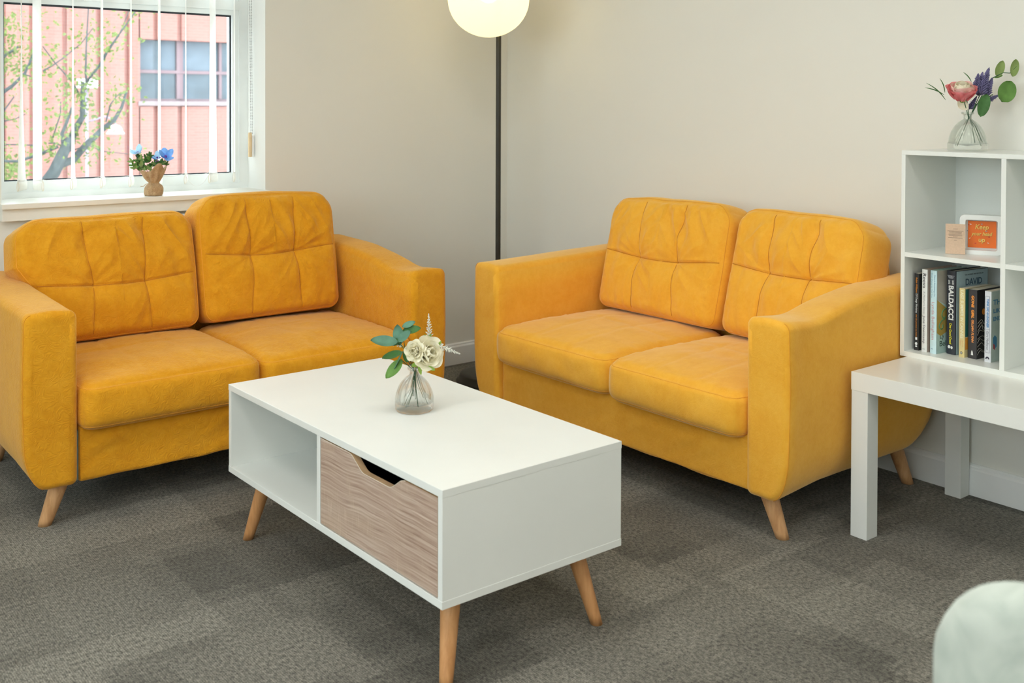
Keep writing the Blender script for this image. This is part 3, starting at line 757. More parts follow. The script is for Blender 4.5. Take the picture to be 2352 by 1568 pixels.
def seat_cushion(parent, u0, u1, v0, v1, z0, z1, seed, mat, crown=0.022):
    a, b, c, r = (u1-u0)/2, (v1-v0)/2, (z1-z0)/2, 0.030
    V, F = rbox_shape(a, b, c, r, (44, 44, 5))
    def shape(P):
        x, y = P[:, 0]/a, P[:, 1]/b
        Q = pillow_map(P, (a, b, c), r, 0.05, 0.05, (0, 2, 1))
        top = np.clip((P[:, 2]-(c-r-0.001))/r, 0, 1); bot = np.clip((-P[:, 2]-(c-r-0.001))/r, 0, 1)
        env = (1-np.abs(x)**3)*(1-np.clip(np.abs(y), 0, 1)**3)
        fold = vnoise(np.stack([x*a*5, y*b*9, x*0], 1), (1, 1, 1), seed)*0.008 + vnoise(np.stack([x*a*22, y*b*14, x*0], 1), (1, 1, 1), seed+4)*0.0025
        e = np.maximum(np.abs(x), np.abs(y))
        puck = vnoise(np.stack([x*a*40, y*b*40, x*0], 1), (1, 1, 1), seed+8)*0.004*g_(e-0.92, 0.07)
        lines = 0
        for xs in (-0.3, 0.32): lines = lines + 0.0035*g_((x-xs)*a + 0.01*np.sin(y*3), 0.007)
        lines = lines + 0.0035*g_((y-0.12)*b + 0.008*np.sin(x*3), 0.007)
        Q[:, 2] += top*(crown*env + fold*env + puck - lines*np.clip(env*2, 0, 1))
        Q[:, 2] -= bot*0.010*env
        mid = 1-np.clip(np.abs(P[:, 2])/c, 0, 1)**2
        Q[:, 1] += np.sign(y)*(np.abs(y) > 0.985)*mid*0.012*(1-0.5*x**2)
        Q[:, 0] += np.sign(x)*(np.abs(x) > 0.985)*mid*0.004
        fr = (y < -0.985)*vnoise(P, (14, 0, 20), seed+6)*0.004
        Q[:, 1] += fr
        Q[:, 2] -= 0.014*np.clip(-y-0.55, 0, 1)*top*1.2
        return Q + np.array([(u0+u1)/2, (v0+v1)/2, (z0+z1)/2])
    o = from_data('seat_cushion', shape(V), F, mat, parent, True)
    per = []; n = 36
    for k in range(n): per.append((-a+2*a*k/n, -b))
    for k in range(n): per.append((a, -b+2*b*k/n))
    for k in range(n): per.append((a-2*a*k/n, b))
    for k in range(n): per.append((-a, b-2*b*k/n))
    for zz in (c-0.011, -c+0.008):
        MB().tube(shape(np.array([(x, y, zz) for x, y in per])), 0.0013, 5, closed=True).build('piping', M['piping'], o, True)
    return o
SW, SD = 1.38, 0.755
def arm(parent, side, mat, seed, rise=0.02, dip=0.0):
    # profile in (t, z): t = 0 inner face, t = 0.14 outer face
    wa = 0.14
    def profile(v, ins):
        zt = 0.605 + rise*max(0, min(1, (v-0.05)/0.7))
        if dip:
            s = max(0, min(1, (v-0.10)/0.42)); s = s*s*(3-2*s); zt += dip*s
            zt -= 0.012*math.exp(-((v-0.14)/0.08)**2)
        lift = 0.022 + 0.065*max(0, (v-0.63)/0.125)**2
        zb = 0.118 + 0.015*min(1, v/0.2) + (lift-0.022)
        pts = []
        def arc(cx, cz, rx, rz, a0, a1, n):
            for i in range(n+1):
                a = R_(a0+(a1-a0)*i/n); pts.append((cx+rx*math.cos(a), cz+rz*math.sin(a)))
        rt = 0.024
        for k in range(7): pts.append((0.0, zb + 0.016 + (zt-rt-zb-0.016)*k/6))
        arc(rt, zt-rt, rt, rt, 180, 90, 5)
        pts.append((wa/2, zt+0.004))
        arc(wa-rt, zt-rt, rt, rt, 90, 0, 5)
        for k in range(1, 6): pts.append((wa + 0.004*math.sin(math.pi*k/6), zt-rt - (zt-rt-(zb+0.135))*k/6))
        arc(wa-0.062, zb+0.135, 0.062, 0.135, 0, -90, 8)
        pts.append((0.045, zb+0.001))
        arc(0.016, zb+0.016, 0.016, 0.016, 270, 180, 4)
        pts = pts[:-1]
        cx, cz = wa/2, (zt+zb)/2
        out = []
        for t, z in pts:
            out.append((t + (cx-t)/ (wa/2) * ins * min(1, abs(cx-t)/(wa/2)*1.0), z + (cz-z)/((zt-zb)/2)*ins))
        return out
    vs_ = []; rings = []
    r = 0.014
    stops = [(0.0, r*1.6), (0.0, r), (r*0.3, r*0.45), (r*0.7, r*0.12), (r, 0.0)] + [(v, 0.0) for v in np.linspace(0.04, SD-0.03, 26)] + [(SD-0.018, 0.004), (SD-0.006, 0.012), (SD, 0.024)]
    for (v, ins) in stops: rings.append([(t, v, z) for t, z in profile(v, ins)])
    n = len(rings[0]); V = []; F = []
    for rg in rings: V += rg
    V = np.array(V)
    # gentle fabric unevenness
    d = vnoise(V, (9, 5, 6), seed)*0.0035 + vnoise(V, (20, 10, 14), seed+3)*0.0018
    if dip:
        t_, v_, z_ = V[:, 0], V[:, 1], V[:, 2]
        fold = g_(z_-(0.545+0.25*np.clip(v_-0.12, -0.1, 0.4)), 0.018)*np.clip((0.45-v_)/0.3, 0, 1)*np.clip(v_/0.08, 0, 1)*0.010
        d = d - fold*(t_ > 0.12)
    V[:, 0] += np.where(V[:, 0] > 0.07, 1, -1)*d*np.clip(V[:, 1]/0.05, 0, 1)
    V[:, 1] += d*0.6*(V[:, 1] < 0.02)
    for k in range(len(rings)-1):
        for j in range(n): F.append((k*n+j, k*n+(j+1) % n, (k+1)*n+(j+1) % n, (k+1)*n+j))
    F.append(tuple(range(n))[::-1]); F.append(tuple((len(rings)-1)*n+j for j in range(n)))
    if side == 'L': V[:, 0] = wa - V[:, 0]
    else: V[:, 0] = SW-wa + V[:, 0]
    o = fix_normals(from_data('armrest', V, F, mat, parent, True))
    k = 3
    # front seam runs down the outer edge of the front face
    idx = [j for j in range(n)]
    seam = [V[k*n+j] for j in idx if 15 <= j <= n-7]
    MB().tube([(p[0], p[1]-0.001, p[2]) for p in seam], 0.0012, 5).build('piping', M['piping'], o, True)
    return o
def sofa_leg(parent, top, bot):
    t, b = Vector(top), Vector(bot); k = 8
    pts = [t.lerp(b, i/k) for i in range(k+1)]; rr = [0.027+(0.0185-0.027)*i/k for i in range(k+1)]
    mb = MB(); n = 20; vs = []
    for p, r in zip(pts, rr):
        for j in range(n): vs.append((p.x+r*math.cos(2*math.pi*j/n), p.y+r*math.sin(2*math.pi*j/n), p.z))
    fs = [(i*n+j, (i+1)*n+j, (i+1)*n+(j+1) % n, i*n+(j+1) % n) for i in range(k) for j in range(n)]
    fs += [tuple(range(n)), tuple(k*n+j for j in range(n))[::-1]]
    o = fix_normals(from_data('leg', vs, fs, M['beech_pale'], parent, True))
    me = o.data
    for p in me.polygons:
        if len(p.vertices) > 4: p.use_smooth = False
    return o
def front_rail(parent, mat, seed, u0, u1, wr):
    a, b, c, r = (u1-u0)/2, 0.02, 0.082, 0.010
    V, F = rbox_shape(a, b, c, r, (70, 2, 14))
    Q = round_map(V, a, b, c, r)
    fr = (V[:, 1] < -b+0.001)
    w = vnoise(np.stack([V[:, 0]*11 - V[:, 2]*20, V[:, 2]*6, V[:, 0]*0], 1), (1, 1, 1), seed)
    Q[:, 1] -= fr*np.abs(w)*wr*(1-np.abs(V[:, 2])/c*0.3)
    Q[:, 2] += (V[:, 2] < -c+0.001)*vnoise(V, (8, 0, 0), seed+2)*0.006
    Q += np.array([(u0+u1)/2, 0.045, 0.200])
    return from_data('front_rail', Q, F, mat, parent, True)
def make_sofa(name, label, loc, rotz, mat, backs, seats, near_dip, lining):
    s = thing(name, label, 'sofa', loc, rotz, 'mustard two seat sofas')
    arm(s, 'L', mat, 1.3+loc[0], 0.02, 0.0 if near_dip != 'L' else 0.03)
    arm(s, 'R', mat, 4.1+loc[0], 0.02, 0.0 if near_dip != 'R' else 0.03)
    front_rail(s, mat, 2.0+loc[1], 0.141+(0.008 if lining else 0), SW-0.141, 0.012 if lining else 0.007)
    if lining: bbox('lining_strip', (0.1405, 0.028, 0.122), (0.1485, 0.06, 0.262), M['lining'], s, 0.001)
    bbox('seat_base', (0.139, 0.060, 0.150), (SW-0.139, SD-0.02, 0.272), M['underside'], s, 0.01)
    # back frame: padded board behind the cushions
    a, b, c, r = (SW-0.30)/2, 0.055, 0.275, 0.03
    V, F = rbox_shape(a, b, c, r, (20, 3, 14)); Q = pillow_map(V, (a, b, c), r, 0.06, 0.06, (0, 1, 2))
    Q[:, 1] += 0.03*(V[:, 2]/c+1)/2
    Q += np.array([SW/2, SD-0.095, 0.43])
    from_data('back_frame', Q, F, mat, s, True)
    for k in seats: seat_cushion(s, *k, mat)
    for k in backs: back_cushion(s, **k, mat=mat)
    sofa_leg(s, (0.115, 0.060, 0.140), (0.072, 0.078, 0.0)); sofa_leg(s, (SW-0.115, 0.060, 0.140), (SW-0.072, 0.078, 0.0))
    sofa_leg(s, (0.125, 0.680, 0.170), (0.092, 0.733, 0.0)); sofa_leg(s, (SW-0.125, 0.680, 0.170), (SW-0.092, 0.733, 0.0))
    return s
seatsR = [(0.146, 0.712, -0.020, 0.560, 0.268, 0.398, 3.0), (0.714, 1.234, -0.024, 0.560, 0.262, 0.394, 6.0)]
seatsL = [(0.146, 0.684, -0.018, 0.560, 0.262, 0.400, 9.0), (0.686, 1.236, -0.018, 0.560, 0.266, 0.394, 12.0)]
make_sofa('sofa', 'mustard velvet two-seat sofa against the right wall beside the side table', (-0.800, -0.815, 0), R_(-90), M['velvet'],
    [dict(u0=0.165, u1=0.735, z0=0.405, z1=0.830, v0=0.445, lean=R_(13), seed=2.0, seam_z=-0.005, top_slope=0.006),
     dict(u0=0.752, u1=1.262, z0=0.400, z1=0.835, v0=0.440, lean=R_(14), seed=5.5, seam_z=0.0, rot=R_(-4), crush=0.01)], seatsR, 'R', False)
make_sofa('sofa', 'mustard embossed two-seat sofa under the window', (-2.340, -0.872, 0), 0.0, M['velvet_embossed_shaded'],
    [dict(u0=0.144, u1=0.672, flare=0.045, z0=0.405, z1=0.812, v0=0.425, lean=R_(13), seed=8.5, seam_z=-0.03, crush=0.012),
     dict(u0=0.690, u1=1.212, z0=0.410, z1=0.848, v0=0.430, lean=R_(10), seed=11.0, seam_z=0.005, top_slope=-0.004)], seatsL, 'R', True)

# ------------------------------------------------------------------ coffee table
KX, KY, KL, KW, KZ1, KZ0 = -1.8983, -2.1970, 1.005, 0.4926, 0.4175, 0.1807
def coffee_table():
    t = thing('coffee_table', 'white coffee table with limed oak drawer and beech legs, between the sofas', 'coffee table', (KX, KY, 0), R_(0.2))
    b = 0.016
    bbox('top_panel', (0, 0, KZ1-b), (KW, KL, KZ1), M['laminate'], t, 0.0012)
    bbox('bottom_panel', (0, 0, KZ0), (KW, KL, KZ0+b), M['laminate'], t, 0.0012)
    z0, z1 = KZ0+b, KZ1-b
    bbox('side_panel', (0.0008, 0.0008, z0), (KW-0.0008, b, z1), M['laminate'], t, 0.0008)
    bbox('side_panel', (0.0008, KL-b, z0), (KW-0.0008, KL-0.0008, z1), M['laminate'], t, 0.0008)
    bbox('divider', (0.0008, 0.495, z0), (KW-0.018, 0.511, z1), M['laminate'], t, 0.0008)
    bbox('back_panel', (KW-0.018, b, z0), (KW-0.006, KL-b, z1), M['laminate'], t, 0.0)
    # drawer with routed hand notch in its front
    d = MB().box((0.02, 0.024, z0+0.01), (KW-0.03, 0.487, z0+0.018)); d.box((0.02, 0.024, z0+0.018), (KW-0.03, 0.034, z1-0.05)); d.box((0.02, 0.477, z0+0.018), (KW-0.03, 0.487, z1-0.05)); d.box((KW-0.04, 0.034, z0+0.018), (KW-0.03, 0.477, z1-0.05))
    dr = d.build('drawer', M['dark'], t)
    y0, y1, a, c = 0.0185, 0.4925, z0+0.003, z1-0.004
    n0, n1, nb0, nb1, zb = 0.146, 0.354, 0.190, 0.306, z1-0.034
    def fil(p, q, s, r=0.012, n=5):
        p, q, s = Vector(p), Vector(q), Vector(s); d1 = (p-q).normalized(); d2 = (s-q).normalized(); A, B = q+d1*r, q+d2*r
        return [tuple((A*(1-k/n)**2 + q*2*(k/n)*(1-k/n) + B*(k/n)**2)) for k in range(n+1)]
    top = [(y1, c), (n1, c), (nb1, zb), (nb0, zb), (n0, c), (y0, c)]
    poly = [(y0, a), (y1, a), top[0]] + fil(top[0], top[1], top[2]) + fil(top[1], top[2], top[3]) + fil(top[2], top[3], top[4]) + fil(top[3], top[4], top[5]) + [top[5]]
    f = prism('drawer_front', poly, 0.0015, 0.0175, 'x', [M['oak'], M['oak_edge']], dr)
    for p in f.data.polygons:
        if abs(p.normal.x) < 0.5: p.material_index = 1
    edge = [(0.0015, y, z) for y, z in poly[2:-1]]
    MB().tube(edge, 0.0007, 4).build('edge_band', simple('pale_edge_band', (0.74, 0.66, 0.54), 0.5, noise_amt=0.05), dr)
    MB().lathe([(0.0001, -0.006), (0.006, -0.006), (0.006, 0.0)], 12, (0.03, KL-0.055, z1)).build('cam_bolt', M['steel'], t, True)
    for (ux, vy, du, dv) in ((0.078, 0.078, -1, -1), (KW-0.078, 0.078, 1, -1), (0.078, KL-0.078, -1, 1), (KW-0.078, KL-0.078, 1, 1)):
        k = 8; n = 24; vs = []
        for i in range(k+1):
            s = i/k; r = 0.0225+(0.0140-0.0225)*s
            for j in range(n): vs.append((ux+du*0.040*s+r*math.cos(2*math.pi*j/n), vy+dv*0.038*s+r*math.sin(2*math.pi*j/n), KZ0*(1-s)))
        fs = [(i*n+j, (i+1)*n+j, (i+1)*n+(j+1) % n, i*n+(j+1) % n) for i in range(k) for j in range(n)] + [tuple(range(n)), tuple(k*n+j for j in range(n))[::-1]]
        o = fix_normals(from_data('leg', vs, fs, M['beech'], t, True))
        for p in o.data.polygons:
            if len(p.vertices) > 4: p.use_smooth = False
coffee_table()

# ------------------------------------------------------------------ side table, shelf
TX, TY = -0.5609, -2.2253
def side_table():
    t = thing('side_table', 'low white side table with square legs carrying the shelf', 'table', (TX, TY, 0))
    bbox('tabletop', (0, -0.90, 0.40), (0.5436, 0, 0.45), M['satin_white'], t, 0.0015)
    for x in (0.001, 0.4926):
        for y in (-0.899, -0.051): bbox('leg', (x, y, 0.0), (x+0.05, y+0.05, 0.40), M['satin_side'], t, 0.0012)
side_table()
SHX, SHY, SHZ = -0.2867, -2.2053, 1.0461
def shelf():
    s = thing('cube_shelf', 'white open cube shelf standing on the side table', 'shelf', (SHX, SHY, 0.45))
    h = SHZ-0.45; d = 0.2857; b = 0.0125; Wd = 2*0.2965+b*0+0.0
    Wd = 0.598
    bbox('side_panel', (0, -b, 0), (d, 0, h-b), M['shelf'], s, 0.0008)
    bbox('side_panel', (0, -Wd, 0), (d, -Wd+b, h-b), M['shelf'], s, 0.0008)
    bbox('top_panel', (0, -Wd, h-b), (d, 0, h), M['shelf'], s, 0.0008)
    bbox('bottom_panel', (0, -Wd+b, 0.0), (d, -b, 0.015), M['shelf'], s, 0.0008)
    bbox('divider', (0.0004, -0.306, 0.015), (d-0.004, -0.2925, h-b), M['shelf'], s, 0.0008)
    bbox('shelf_board', (0.0008, -0.2925, 0.2886), (d-0.004, -b, 0.3016), M['shelf'], s, 0.0006)
    bbox('shelf_board', (0.0008, -Wd+b, 0.2886), (d-0.004, -0.306, 0.3016), M['shelf'], s, 0.0006)
    bbox('back_panel', (d-0.0038, -Wd+b, 0.015), (d-0.0006, -b, h-b), M['shelf'], s, 0.0)
shelf()

# ------------------------------------------------------------------ floor lamp
def floor_lamp():
    px, py = -0.300, -0.318
    gx, gy, gz = px-0.135, py-0.105, 1.612
    l = thing('floor_lamp', 'black floor lamp with glowing opal globe in the corner', 'lamp', (px, py, 0))
    bx, by = -0.045, -0.020
    MB().lathe([(0.0001, 0.0), (0.152, 0.0), (0.154, 0.004), (0.152, 0.009), (0.143, 0.014), (0.138, 0.032), (0.130, 0.038), (0.110, 0.040), (0.0001, 0.040)], 64, (bx, by, 0)).build('base', M['black_metal'], l, True)
    top = 1.93
    pts = [(0, 0, 0.038)] + [(0, 0, z) for z in np.linspace(0.2, top, 10)]
    dx, dy = gx-px, gy-py
    for k in range(1, 11):
        a = math.pi*k/10; pts.append((dx/2*(1-math.cos(a)), dy/2*(1-math.cos(a)), top+0.085*math.sin(a)))
    pts.append((dx, dy, top-0.09))
    MB().tube(pts, 0.0112, 16).build('pole', M['black_metal'], l, True)
    R = 0.168; n = 28
    prof = []
    for i in range(n+1):
        a = math.pi*(i/n)*0.93 + 0.0; prof.append((max(0.0005, R*math.sin(a)), -0.158*math.cos(a)))
    sh = MB().lathe(prof, 64, (dx, dy, gz)).build('lamp_shade', M['opal'], l, True)
    MB().lathe([(0.0001, 0.0), (0.042, 0.0), (0.042, 0.055), (0.018, 0.075), (0.0001, 0.075)], 24, (dx, dy, gz+0.148)).build('shade_cap', M['black_metal'], l, True)
    MB().tube([(dx, dy, gz+0.150), (dx, dy, gz+0.075)], 0.016, 14).build('bulb_holder', M['black_metal'], sh, True)
    MB().sphere((dx, dy, gz+0.028), 0.042, 20, 14).build('bulb', M['bulb'], sh, True)
    MB().tube([(bx-0.145, by-0.01, 0.006), (bx-0.19, by+0.01, 0.004), (bx-0.25, by+0.045, 0.004), (bx-0.33, by+0.05, 0.004), (bx-0.42, by+0.09, 0.004)], 0.0035, 8).build('power_cord', M['cable'], l, True)
floor_lamp()

# ------------------------------------------------------------------ flowers
RV = Vector((math.sin(R_(AZ)), -math.cos(R_(AZ)), 0)); TV = Vector((-math.cos(R_(AZ)), -math.sin(R_(AZ)), 0)); UV = Vector((0, 0, 1))
def loc3(r, u, t=0.0): return RV*r + UV*u + TV*t       # right, up, towards the room
def leaf_mesh(name, base, tip, width, normal, m, parent, cup=0.12, bend=0.0, blunt=0.5, thick=0.0006, vein=True):
    base, tip = Vector(base), Vector(tip); ax = tip-base; L = ax.length; ax.normalize()
    n = Vector(normal); n = (n-ax*n.dot(ax)).normalized(); sd = ax.cross(n)
    N = 12; vs = []
    for i in range(N+1):
        s = i/N; w = width/2*((1-blunt)*math.sqrt(max(0, 1-(2*s-1)**2)) + blunt*math.sin(math.pi*s**0.85)**0.85 if 0 < s < 1 else 0.03)
        for j in (-1, -0.5, 0, 0.5, 1):
            p = base + ax*(L*s) + sd*(w*j) + n*(cup*width*(j*j) + bend*L*math.sin(math.pi*s)) - n*(0.02*width if j == 0 else 0)
            vs.append(p)
    fs = [(i*5+j, i*5+j+1, (i+1)*5+j+1, (i+1)*5+j) for i in range(N) for j in range(4)]
    k = len(vs); vs += [v - n*thick for v in vs]; fs += [tuple(q+k for q in f[::-1]) for f in fs]
    return from_data(name, vs, fs, m, parent, True)
def petal(mb, c, out, up, w, h, curl, cupv):
    # petal rising from c, leaning along out
    out, up = Vector(out).normalized(), Vector(up).normalized(); sd = out.cross(up).normalized()
    N = 7; n0 = len(mb.v); vs = []
    for i in range(N+1):
        s = i/N; ww = w/2*(0.30+0.70*math.sin(math.pi*min(1, 0.12+0.62*s)))*(1 if s < 0.85 else 1-(s-0.85)*1.8)
        for j in range(7):
            q = (j/3-1)
            b = out*(curl*s**2.2*h + cupv*w*0.30*math.sin(math.pi*s*0.6)*(1-q*q)) + up*(h*s*(1-0.10*q*q)) + sd*(ww*q)
            vs.append(Vector(c)+b)
    fs = [(i*7+j, i*7+j+1, (i+1)*7+j+1, (i+1)*7+j) for i in range(N) for j in range(6)]
    mb.add(vs, fs)
def rose(parent, c, axis, r, mats, seed, rings=((4, 0.25, -0.15), (5, 0.5, 0.05), (6, 0.8, 0.35), (7, 1.0, 0.75))):
    rd = random.Random(seed); ax = Vector(axis).normalized(); t0 = ax.orthogonal().normalized(); t1 = ax.cross(t0)
    first = None
    for k, (n, rr, curl) in enumerate(rings):
        for i in range(n):
            a = 2*math.pi*(i+0.5*k)/n + rd.uniform(-.2, .2); o = t0*math.cos(a)+t1*math.sin(a)
            mb = MB(); base = Vector(c) - ax*r*0.55 + o*(rr*r*0.28)
            upv = (ax + o*(0.05+0.42*rr*rr)).normalized(); out = (o - upv*o.dot(upv)).normalized()
            petal(mb, base, out, upv, r*(0.85+0.85*rr)*rd.uniform(.9, 1.1), r*(1.25-0.22*rr)*rd.uniform(.93, 1.07), curl*rd.uniform(.8, 1.2)*0.6, 0.55)
            mb.build('petal', mats[min(k, len(mats)-1)], parent, True)
    MB().sphere(Vector(c)-ax*r*0.5, r*0.28, 10, 8).build('calyx', M['sepal'], parent, True)
def spike(parent, name, base, tip, r, n, m, seed, lump=1.0):
    rd = random.Random(seed); b, t = Vector(base), Vector(tip); ax = (t-b).normalized(); t0 = ax.orthogonal().normalized(); t1 = ax.cross(t0); L = (t-b).length
    mb = MB()
    for i in range(n):
        s = (i+0.5)/n; a = i*2.399; rr = r*(1-s)**0.6*rd.uniform(.75, 1.1)
        o = t0*math.cos(a)+t1*math.sin(a); p0 = b+ax*(L*s); p1 = p0+o*rr+ax*(rr*0.7)
        sz = 0.0017*lump*(1-0.45*s)
        mb.tube([p0, p0.lerp(p1, 0.55), p1], [0.0006, sz, sz*0.5], 5)
    mb.tube([b, t], 0.0009, 5)
    o = mb.build(name, m, parent, True); o['kind'] = 'stuff'; return o
def vase(parent, prof_out, wall, m, flutes, n=80, fa=0.0):
    fl = (lambda a, z: fa*(abs(math.cos(flutes*a/2))-0.5)*min(1, max(0, (0.098-z)/0.03))) if flutes else None
    zb = 0.012
    inner = [(max(0.0004, r-wall), max(zb, z)) for r, z in prof_out if z > zb*0.9][::-1]
    prof = [(0.0004, 0.0)] + prof_out + inner + [(0.0004, zb)]
    mb = MB().lathe(prof, n, flute=fl)
    return mb.build('glass_body', m, parent, True)
def stems(parent, lst, r=0.0011):
    for pts in lst:
        pts = [loc3(p[0], max(p[1], 0.0130), p[2]) for p in pts]; P = []
        for i in range(len(pts)-1):
            for k in range(4): P.append(pts[i].lerp(pts[i+1], k/4))
        P.append(pts[-1]); MB().tube(P, r, 6).build('stem', M['stem'], parent, True)
def vase_coffee():
    S = 1/5180.0
    v = thing('flower_vase', 'fluted clear glass vase of white roses on the coffee table', 'vase', (-1.640, -1.705, KZ1+0.0008))
    prof = [(0.0430, 0.0), (0.0460, 0.003), (0.0472, 0.010), (0.0472, 0.020), (0.0466, 0.031), (0.0445, 0.042), (0.0412, 0.052), (0.0368, 0.062), (0.0315, 0.0705), (0.0225, 0.0805), (0.0145, 0.0865), (0.0120, 0.091), (0.0120, 0.097), (0.0165, 0.1005), (0.0180, 0.104), (0.0168, 0.108)]
    vase(v, prof, 0.0026, M['glass'], 10, 80, 0.05)
    P = lambda x, y, t=0.0: ((x-630)*S, (1345-y)*S, t)
    stems(v, [[P(500, 1340, .012), P(590, 1090, .004), P(628, 860), P(560, 640, .004), P(440, 480, .005)],
              [P(555, 1372, .020), P(605, 1120, .006), P(632, 860, .003), P(600, 660, .006), P(640, 560, .012)],
              [P(682, 1372, .016), P(655, 1080, .006), P(640, 850, .004), P(660, 760, .006), P(760, 640, .015)],
              [P(800, 1280, -.004), P(720, 1080, -.002), P(650, 850, -.002), P(640, 720, -.006), P(800, 430, -.010)],
              [P(740, 1210, -.014), P(680, 1040, -.006), P(640, 850, -.003), P(720, 720, -.004), P(930, 530, -.006)],
              [P(600, 1200, -.020), P(625, 1010, -.010), P(632, 850, -.004), P(520, 700, -.010), P(480, 430, -.012)],
              [P(640, 1230, -.012), P(640, 980, -.002), P(634, 850, 0), P(540, 760, .006), P(470, 690, .014)]])
    def lf(tip, base, w, m, nrm=(0, .5, 1), tt=0.0, tb=0.0, **k):
        leaf_mesh('leaf', loc3(*P(*base, tb)), loc3(*P(*tip, tt)), w*S, loc3(*nrm), m, v, **k)
    lf((80, 437), (420, 475), 175, M['leaf_blue'], (-.2, .75, .6), .020, .008)
    lf((410, 262), (445, 520), 165, M['leaf_blue'], (-.4, .35, .8), -.012, -.004)
    lf((632, 238), (465, 300), 92, M['leaf_blue'], (-.2, .6, .7), -.020, -.014)
    lf((600, 312), (430, 448), 118, M['leaf_blue'], (-.3, .5, .8), .022, .014)
    lf((705, 315), (470, 350), 120, M['leaf_dark'], (0, .6, .7), -.014, -.010)
    lf((270, 490), (450, 480), 100, M['leaf_dark'], (0, .5, .7), -.004, -.004)
    lf((228, 668), (475, 600), 135, M['leaf_dark'], (-.1, .8, .5), .018, .008)
    lf((530, 535), (545, 720), 110, M['leaf_dark'], (-.5, .2, .8), .016, .012)
    lf((388, 790), (492, 575), 60, M['leaf_blue'], (-.9, .1, .35), .026, .016)
    lf((288, 900), (485, 680), 150, M['leaf_mid'], (-.3, .4, .85), .034, .018)
    rose(v, loc3(*P(640, 560, .024)), loc3(-.25, .25, .9), 0.0200, [M['rose_white']], 3)
    rose(v, loc3(*P(815, 600, .010)), loc3(.50, .30, .75), 0.0330, [M['rose_white']], 5)
    for tip, base, w in (((600, 760), (690, 730), 60), ((725, 870), (690, 740), 45), ((905, 810), (790, 770), 50)):
        lf(tip, base, w, M['sepal'], (0, .3, .9), .02, .016)
    spike(v, 'astilbe_spike', loc3(*P(815, 440, -.010)), loc3(*P(806, 120, -.012)), 0.0100, 38, M['astilbe'], 1)
    spike(v, 'astilbe_spike', loc3(*P(935, 525, -.006)), loc3(*P(1220, 628, .000)), 0.0100, 36, M['astilbe'], 2)
    spike(v, 'astilbe_spike', loc3(*P(470, 540, -.016)), loc3(*P(280, 515, -.020)), 0.0080, 20, M['astilbe'], 3)
    for base, tip in (((800, 430), (845, 380)), ((790, 440), (750, 385)), ((930, 530), (970, 470))):
        lf(tip, base, 32, M['sepal'], (0, .2, .9), -.008, -.008)
vase_coffee()
def vase_shelf():
    S = 1/4284.0
    v = thing('flower_vase', 'round clear vase of pink rose and lavender on the shelf top', 'vase', (-0.155, -2.3333, SHZ+0.0008))
    S = S*1.035
    prof = [(0.0520, 0.0), (0.0545, 0.002), (0.0545, 0.0205), (0.0530, 0.0225), (0.0515, 0.026), (0.0490, 0.040), (0.0440, 0.055), (0.0355, 0.070), (0.0255, 0.081), (0.0160, 0.0875), (0.0115, 0.091), (0.0110, 0.099), (0.0120, 0.103), (0.0172, 0.1055), (0.0175, 0.1095), (0.0160, 0.111)]
    vase(v, prof, 0.0016, M['glass_green'], 0)
    P = lambda x, y, t=0.0: ((x-905)*S, (1268-y)*S, t)
    stems(v, [[P(760, 1235, .012), P(840, 1050, .004), P(915, 880), P(855, 700, .006), P(815, 620, .01)],
              [P(820, 1170, -.012), P(880, 1000, -.004), P(918, 880), P(890, 690, .004), P(840, 600, .008)],
              [P(1050, 1225, .010), P(975, 1000, .004), P(925, 880), P(985, 740, .0), P(1090, 500, .004)],
              [P(1015, 1175, -.012), P(965, 980, -.004), P(925, 880), P(1010, 720, -.004), P(1210, 600, -.006)],
              [P(1090, 1170, -.004), P(1000, 980, -.002), P(928, 880), P(1060, 640, -.002), P(1210, 400, -.004), P(1330, 340, -.004), P(1410, 345, -.004), P(1490, 260, -.004)]], 0.0012)
    def lf(tip, base, w, m, nrm=(0, .5, 1), tt=0.0, tb=0.0, **k):
        return leaf_mesh('leaf', loc3(*P(*base, tb)), loc3(*P(*tip, tt)), w*S, loc3(*nrm), m, v, **k)
    lf((1320, 195), (1250, 390), 118, M['leaf_pale'], (.2, .1, .9), -.004, -.004, blunt=0.3)
    lf((1465, 178), (1440, 385), 128, M['leaf_pale'], (.3, .1, .9), .0, -.004, blunt=0.2)
    lf((1405, 440), (1300, 690), 225, M['leaf_mid'], (.1, .1, .95), .002, .004, blunt=0.1)
    lf((1000, 868), (1095, 600), 135, M['leaf_dark'], (-.2, .2, .9), .030, .018, blunt=0.2)
    lf((1325, 372), (1225, 400), 30, M['leaf_mid'], (0, .3, .9), -.004, -.004)
    for tip, base in (((408, 520), (620, 605)), ((425, 465), (640, 668)), ((585, 410), (630, 580)), ((865, 335), (945, 450))):
        lf(tip, base, 15, M['leaf_dark'], (.3, .4, .9), -.010, .0, bend=0.10)
    rose(v, loc3(*P(815, 570, .012)), loc3(-.12, .88, .34), 0.0430, [M['rose_cream'], M['rose_cream'], M['rose_blush'], M['rose_pink']], 11, ((4, .25, -.15), (5, .45, -.05), (6, .62, .15), (7, .80, .40)))
    lf((790, 760), (870, 680), 170, M['rose_cream'], (0, -.2, .9), .002, .006)
    rd = random.Random(4)
    for k, (b, t, r, n) in enumerate((((1050, 610), (1155, 280), 0.016, 170), ((990, 600), (1030, 350), 0.014, 130), ((1120, 620), (1200, 400), 0.014, 130), ((1040, 620), (1090, 330), 0.015, 130), ((1110, 700), (1300, 600), 0.010, 90), ((950, 780), (1030, 620), 0.010, 60), ((1060, 770), (1190, 640), 0.010, 70))):
        spike(v, 'lavender_spike', loc3(*P(*b, .004-.004*k)), loc3(*P(*t, -.002*k)), r, n, M['lavender'], 20+k, 1.45)
vase_shelf()
